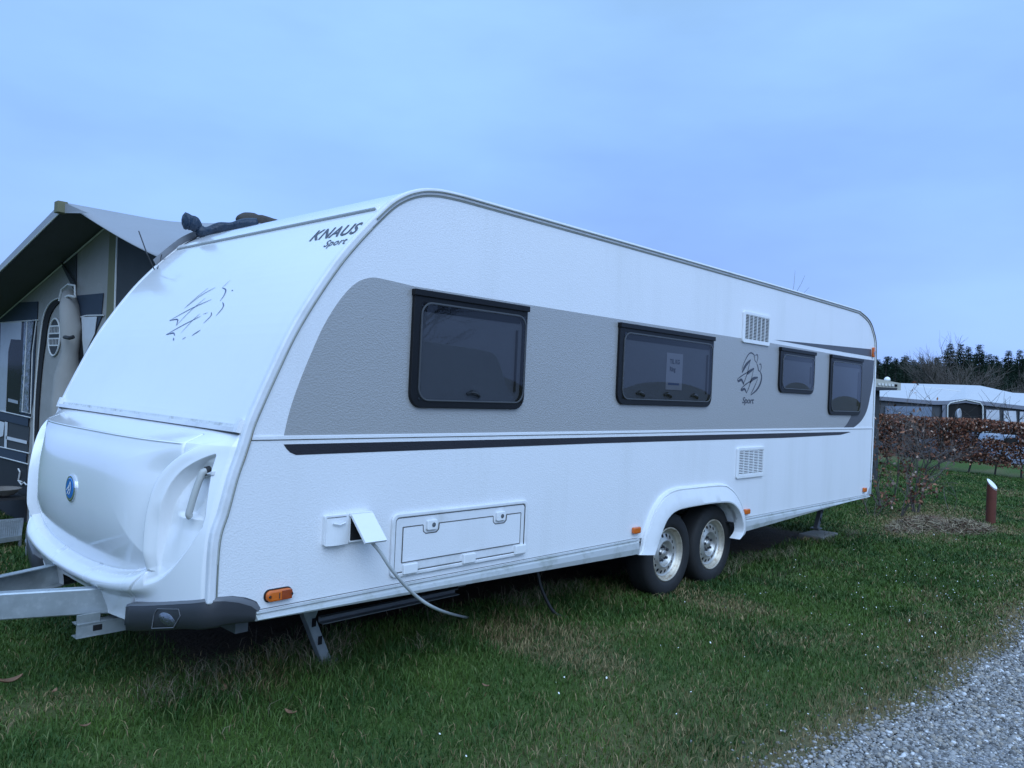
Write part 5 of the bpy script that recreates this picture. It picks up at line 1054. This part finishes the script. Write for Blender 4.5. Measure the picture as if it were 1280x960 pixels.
mk('roof', rr2 + ee2 + bb2, [(0, 1, 4, 3), (1, 2, 5, 4), (0, 1, 7, 6), (1, 2, 8, 7)], TROOF, t2); mk('wall', [p - Vector((0, 0, .02)) for p in ee2] + [down(p, G) for p in ee2], [(0, 1, 4, 3), (1, 2, 5, 4)], TW, t2)
# objects glimpsed through the hedge
q1 = dep(1174, 575, dH + 3); q2 = dep(1226, 578, dH + 3); o = quadmesh('ground_tarp', [dep(1174, 588, dH + 2.2), dep(1224, 590, dH + 2.2), dep(1222, 582, dH + 3.2), dep(1176, 580, dH + 3.2)], mat('pale_blue_tarp', (.32, .38, .50), .5), None, .03); tag(o, 'pale blue tarp lying on the ground behind the hedge gap', 'tarp')
# parked trailer seen dark through the hedge
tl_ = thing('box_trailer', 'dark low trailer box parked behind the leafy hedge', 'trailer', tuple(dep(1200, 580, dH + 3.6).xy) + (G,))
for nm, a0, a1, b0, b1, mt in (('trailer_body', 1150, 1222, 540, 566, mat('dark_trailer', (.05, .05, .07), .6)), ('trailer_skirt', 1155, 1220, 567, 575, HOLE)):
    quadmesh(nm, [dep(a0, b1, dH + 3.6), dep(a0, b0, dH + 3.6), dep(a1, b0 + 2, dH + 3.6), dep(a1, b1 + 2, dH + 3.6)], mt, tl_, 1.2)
cp = thing('parked_car', 'silver blue parked car half hidden behind the hedge at the right', 'car', tuple(dep(1262, 590, dH + 3.2).xy) + (G,)); dC = dH + 3.2
def CP(px, py, dz=0): return dep(px, py, dC + dz)
body = [CP(1236, 578), CP(1236, 562), CP(1240, 556), CP(1247, 553), CP(1254, 545), CP(1290, 546), CP(1300, 556), CP(1312, 560), CP(1312, 582)]
quadmesh('car_body', body, mat('silver_blue_paint', (.20, .24, .32), .3, coat=.5), cp, 1.6); quadmesh('car_window', [CP(1252, 555, -.01), CP(1257, 547.5, -.01), CP(1272, 547.5, -.01), CP(1272, 556, -.01)], HOLE, cp, .02); quadmesh('car_window', [CP(1274, 556, -.01), CP(1274, 547.5, -.01), CP(1288, 548, -.01), CP(1295, 557, -.01)], HOLE, cp, .02)
for px in (1250, 1298): c_ = CP(px, 581, -.01); MB().tube([c_ + CF * -.05, c_ + CF * .2], .30, 20).make('wheel', TYRE, cp)

# canopy of a neighbouring pitch just past the caravan's rear
nb = thing('carport_canopy', 'beige flat roofed canopy edge on a dark post beyond the caravan rear', 'canopy', tuple(dep(1100, 600, 16.).xy) + (G,))
def NP(px, py, dz=0): return dep(px, py, 15.5 + dz)
BEI = mat('beige_fascia', (.40, .39, .34), .6, var=.1, dirt=(.15, .15, .12), dscale=5)
quadmesh('fascia', [NP(1040, 465), NP(1094, 473), NP(1126, 479), NP(1126, 488), NP(1094, 487), NP(1040, 484)], BEI, nb, 2.2)
quadmesh('lower_lip', [NP(1040, 481.5, -.03), NP(1094, 483.5, -.03), NP(1122, 485, -.03), NP(1121, 487.6, -.03), NP(1094, 488.2, -.03), NP(1040, 487, -.03)], CDARK, nb, .05)
for k in range(6): a0 = 1098 + k * 4.2; quadmesh('fascia_slot', [NP(a0, 478.7 + k * .3, -.02), NP(a0 + 2.8, 479 + k * .3, -.02), NP(a0 + 2.8, 481.8 + k * .3, -.02), NP(a0, 481.6 + k * .3, -.02)], HOLE if k == 5 else PIPE, nb, .02)
quadmesh('post', [NP(1093, 487, .2), NP(1099.5, 488, .2), NP(1097, 606, .2), NP(1089, 606, .2)], CDARK, nb, .12)
c_ = NP(1109, 475.5, .6); o = MB().lathe([(.001, .075), (.035, .065), (.058, .035), (.064, 0), (.05, -.01), (.03, -.02), (.03, -.09)], (c_.x, c_.y, c_.z), axis='z', n=20).make('globe_lamp', mat('white_globe', (.8, .8, .8), .4), None, smooth=True); tag(o, 'small white dome lamp sitting on top of the beige canopy edge', 'lamp')

# ================================================================ trees
CONM = tintmat('spruce_needles', .75, spec=.2)
def conifer_mesh(seed, h=8., rad=1.9):
    r = np.random.default_rng(seed); V = []; n = 0; lv = 84; C = []
    for i in range(lv):
        f = (i + r.random()) / lv; z = h * (.06 + .94 * f) ; L_ = rad * (1 - f) ** .9 * r.uniform(.75, 1.15) + .10; nb_ = int(7 + 6 * (1 - f))
        for j in range(nb_):
            a = r.uniform(0, 2 * math.pi); l2 = L_ * r.uniform(.6, 1.15); dr_ = np.array([math.cos(a), math.sin(a), r.uniform(-.15, .35)]); sd = np.array([-math.sin(a), math.cos(a), 0]); jz = r.normal(0, .16) * (1 - f)
            for k in range(5):
                t_ = (k + .6) / 5; p = np.array([0, 0, z + jz]) + dr_ * l2 * t_ + r.normal(0, .05, 3); s = .15 * (1.2 - .6 * t_) * (1 if f < .9 else .6); sg = r.choice([-1, 1])
                q_ = dr_ * s * 1.0 + sd * sg * s * r.uniform(.3, .9) + np.array([0, 0, -s * r.uniform(.1, .8)])
                V += [p, p + q_ * 1.2, p + dr_ * s * .5 + np.array([0, 0, s * .35])]; g = r.uniform(.6, 1.35); C += [np.array([.016, .032, .020]) * g] * 3
    return np.array(V), np.array(C)
def needles(V, C, parent=None):
    n = len(V) // 3; me_o = fastmesh('foliage', V + np.array(org(parent)), np.arange(n * 3), np.arange(n) * 3, np.full(n, 3), CONM, C, None, parent); return me_o
def needles_w(V, C): n = len(V) // 3; return fastmesh('conifer_wood', V, np.arange(n * 3), np.arange(n) * 3, np.full(n, 3), CONM, C, 'stuff')
protos = []
clabels = {}
tops = [(1098, 450, 62, 'dark conifer directly above the caravan rear corner'), (1108, 446, 66, 'conifer just right of the caravan rear corner'), (1120, 448, 60, 'pointed conifer left of the bare broad tree'), (1131, 449, 64, 'conifer at the left edge of the bare broad tree'), (1143, 453, 68, 'short conifer half hidden by the left twigs of the bare tree'),
        (1172, 447, 70, 'conifer seen through the crown of the bare broad tree'), (1188, 430, 64, 'tall spruce with a slim tip behind the bare tree'), (1202, 431, 66, 'tall spruce second of the close trio of tips'), (1211, 434, 70, 'slim spruce tip between the two tallest spruces'), (1225, 431, 62, 'tallest broad spruce right of the bare tree'), (1237, 443, 68, 'spruce sloping off beside the tallest broad spruce'),
        (1249, 452, 64, 'low spruce in the dip of the tree line'), (1261, 439, 66, 'spruce standing alone right of the dip in the tree line'), (1275, 438, 60, 'spruce at the right edge of the photo'), 
        (1155, 455, 75, 'low conifer behind the left half of the bare broad tree'), (1164, 452, 62, 'low conifer behind the middle of the bare broad tree')]
for i, (px, py, D_, lab) in enumerate(tops):
    tp = dep(px, py, D_); hh = tp.z - G; g_ = 'conifers in the wood on the horizon'
    t = thing('spruce_tree', lab or 'dark conifer lost among its neighbours at the front of the wood', 'tree', (tp.x, tp.y, G - .1), g_)
    if i < 4:
        V, C = conifer_mesh(100 + i); fo_ = needles(V, C, t); tr_ = MB().tube([(0, 0, 0), (0, 0, 4), (0, 0, 7.9)], [.16, .09, .015], 6); tk = mk('trunk', [Vector(v) + t.location for v in tr_.V], tr_.F, BARKD, t); protos.append((fo_, tk))
    else:
        for src in protos[i % 4]: c_ = src.copy(); link(c_); c_.parent = t
    s_ = (hh + .1) / 8.; t.scale = (s_ * 1.35, s_ * 1.35, s_); t.rotation_euler = (0, 0, i * 1.3)
# the wood behind the tips, a solid far mass
r = np.random.default_rng(77); UV = []; UC = []; pv = [conifer_mesh(100 + i) for i in range(3)]; k_ = 0
for row, (D_, zt_) in enumerate(((71, 461), (76, 456), (82, 452), (88, 451))):
    for px in np.r_[np.arange(1030, 1380, 10), np.arange(1380, 2100, 22)]:
        tp = dep(px + r.uniform(-5, 5), zt_ + r.normal(0, 4.5), D_ + r.uniform(-2, 2)); hh = tp.z - G; s_ = hh / 8.; k_ += 1; v_, c_ = pv[k_ % 3]; a = r.uniform(0, 6.28)
        v2 = np.stack([v_[:, 0] * math.cos(a) - v_[:, 1] * math.sin(a), v_[:, 0] * math.sin(a) + v_[:, 1] * math.cos(a), v_[:, 2]], 1) * np.array([s_ * 1.6, s_ * 1.6, s_]) + np.array([tp.x, tp.y, G - .1]); UV.append(v2); UC.append(c_)
uo = needles_w(np.concatenate(UV), np.concatenate(UC)); tag(uo, 'solid dark mass of conifer wood behind the separate spruce tips', 'wood')
def baretree(lab, base, h, seed, spread=.5, lv=4, r0=.16, nst=1, kids=4, dirs=None):
    r = np.random.default_rng(seed); t = thing('bare_tree', lab, 'tree', tuple(base)); mb = MB(); tips = []; b_ = Vector(base)
    tk = MB().tube([b_ - Vector((0, 0, .2)), b_ + Vector((0, 0, h * .12)), b_ + Vector((.02, 0, h * .24))], [r0, r0 * .85, r0 * .7], 8).make('trunk', BARK, t)
    for i in range(nst):
        a = 2 * math.pi * i / nst + r.uniform(-.3, .3); branches(mb, b_ + Vector((0, 0, h * r.uniform(.08, .22))), Vector((math.cos(a) * spread * 1.4, math.sin(a) * spread * 1.4, 1)), h * .55, r0 * .42, lv, r, tips, kids, spread)
    mb.make('crown', BARK, t); return t
p = dep(1188, 492, 52); baretree('broad leafless tree fanning out in front of the spruces', (p.x, p.y, G), 6.6, 21, .42, 3, .26, 11, 5)
p = dep(1272, 500, 54); baretree('thin leafless tree low in front of the spruces at the right edge', (p.x, p.y, G), 3.6, 22, .5, 3, .12, 6, 4)
p = dep(925, 334, 26); baretree('leafless tree whose topmost twig peeks over the caravan roof', (p.x, p.y, G), 6.3, 23, .4, 2, .10, 5, 3)
bpy.context.view_layer.update()
for key, px, py, D_ in (('broad leafless', 1188, 424, 52), ('thin leafless', 1272, 462, 54)):
    for t in bpy.data.objects:
        if t.name.startswith('bare_tree') and t.get('label', '').startswith(key):
            zs_ = sorted((c.matrix_world @ v.co).z for c in t.children for v in c.data.vertices); s_ = (dep(px, py, D_).z - t.location.z) / (zs_[int(len(zs_) * .998)] - t.location.z); t.scale = (s_ * 1.05, s_ * 1.05, s_)
for t in bpy.data.objects:
    if t.name.startswith('bare_tree') and t.get('label', '').endswith('caravan roof'):
        mz = max((c.matrix_world @ v.co).z for c in t.children for v in c.data.vertices); s_ = (dep(925, 334, 26).z - t.location.z) / (mz - t.location.z); t.scale = (s_, s_, s_); break

# ================================================================ the pitch across the track (behind the camera, mirrored in the windows)
def neighbour(x, y, lab, hgt_=2.45, ln=6.):
    t = thing('parked_caravan', lab, 'caravan', (x, y, G), 'caravans across the track'); pr = smoothline([(0, .5), (ln, .5), (ln + .12, 1.3), (ln - .25, hgt_ - .25), (ln - 1.0, hgt_), (ln / 2, hgt_ + .06), (1.1, hgt_), (.3, hgt_ - .35), (-.12, 1.3), (-.05, .6)], 5)
    MB().prism([(x + a, G + b) for a, b in pr], y - 1.1, y + 1.1).make('body', PLAS, t, bevel=.03)
    for a in (): MB().prism(rrect(x + a, x + a + .9, G + 1.35, G + 1.9, .06), y + 1.1, y + 1.12).make('window', FRAME, t)
    for a in (2.7,):
        for yy_ in (y - 1.0, y + 1.0): MB().tube([(x + a, yy_ - .09, G + .3), (x + a, yy_ + .09, G + .3)], .30, 20).make('wheel', TYRE, t)
neighbour(6.5, -11.5, 'white caravan parked across the track opposite the rear windows'); neighbour(-4.5, -12., 'white caravan parked across the track opposite the front window')
for i, (x, y, h) in enumerate(((2.5, -16, 7.5), (-9, -13, 8.5), (12, -18, 8))): baretree('leafless tree across the track, %s' % ('opposite the middle of the caravan', 'ahead of the drawbar', 'beyond the rear end')[i], (x, y, G), h, 40 + i, .5, 3, .16, 6, 4)
print('objects', len(bpy.data.objects))
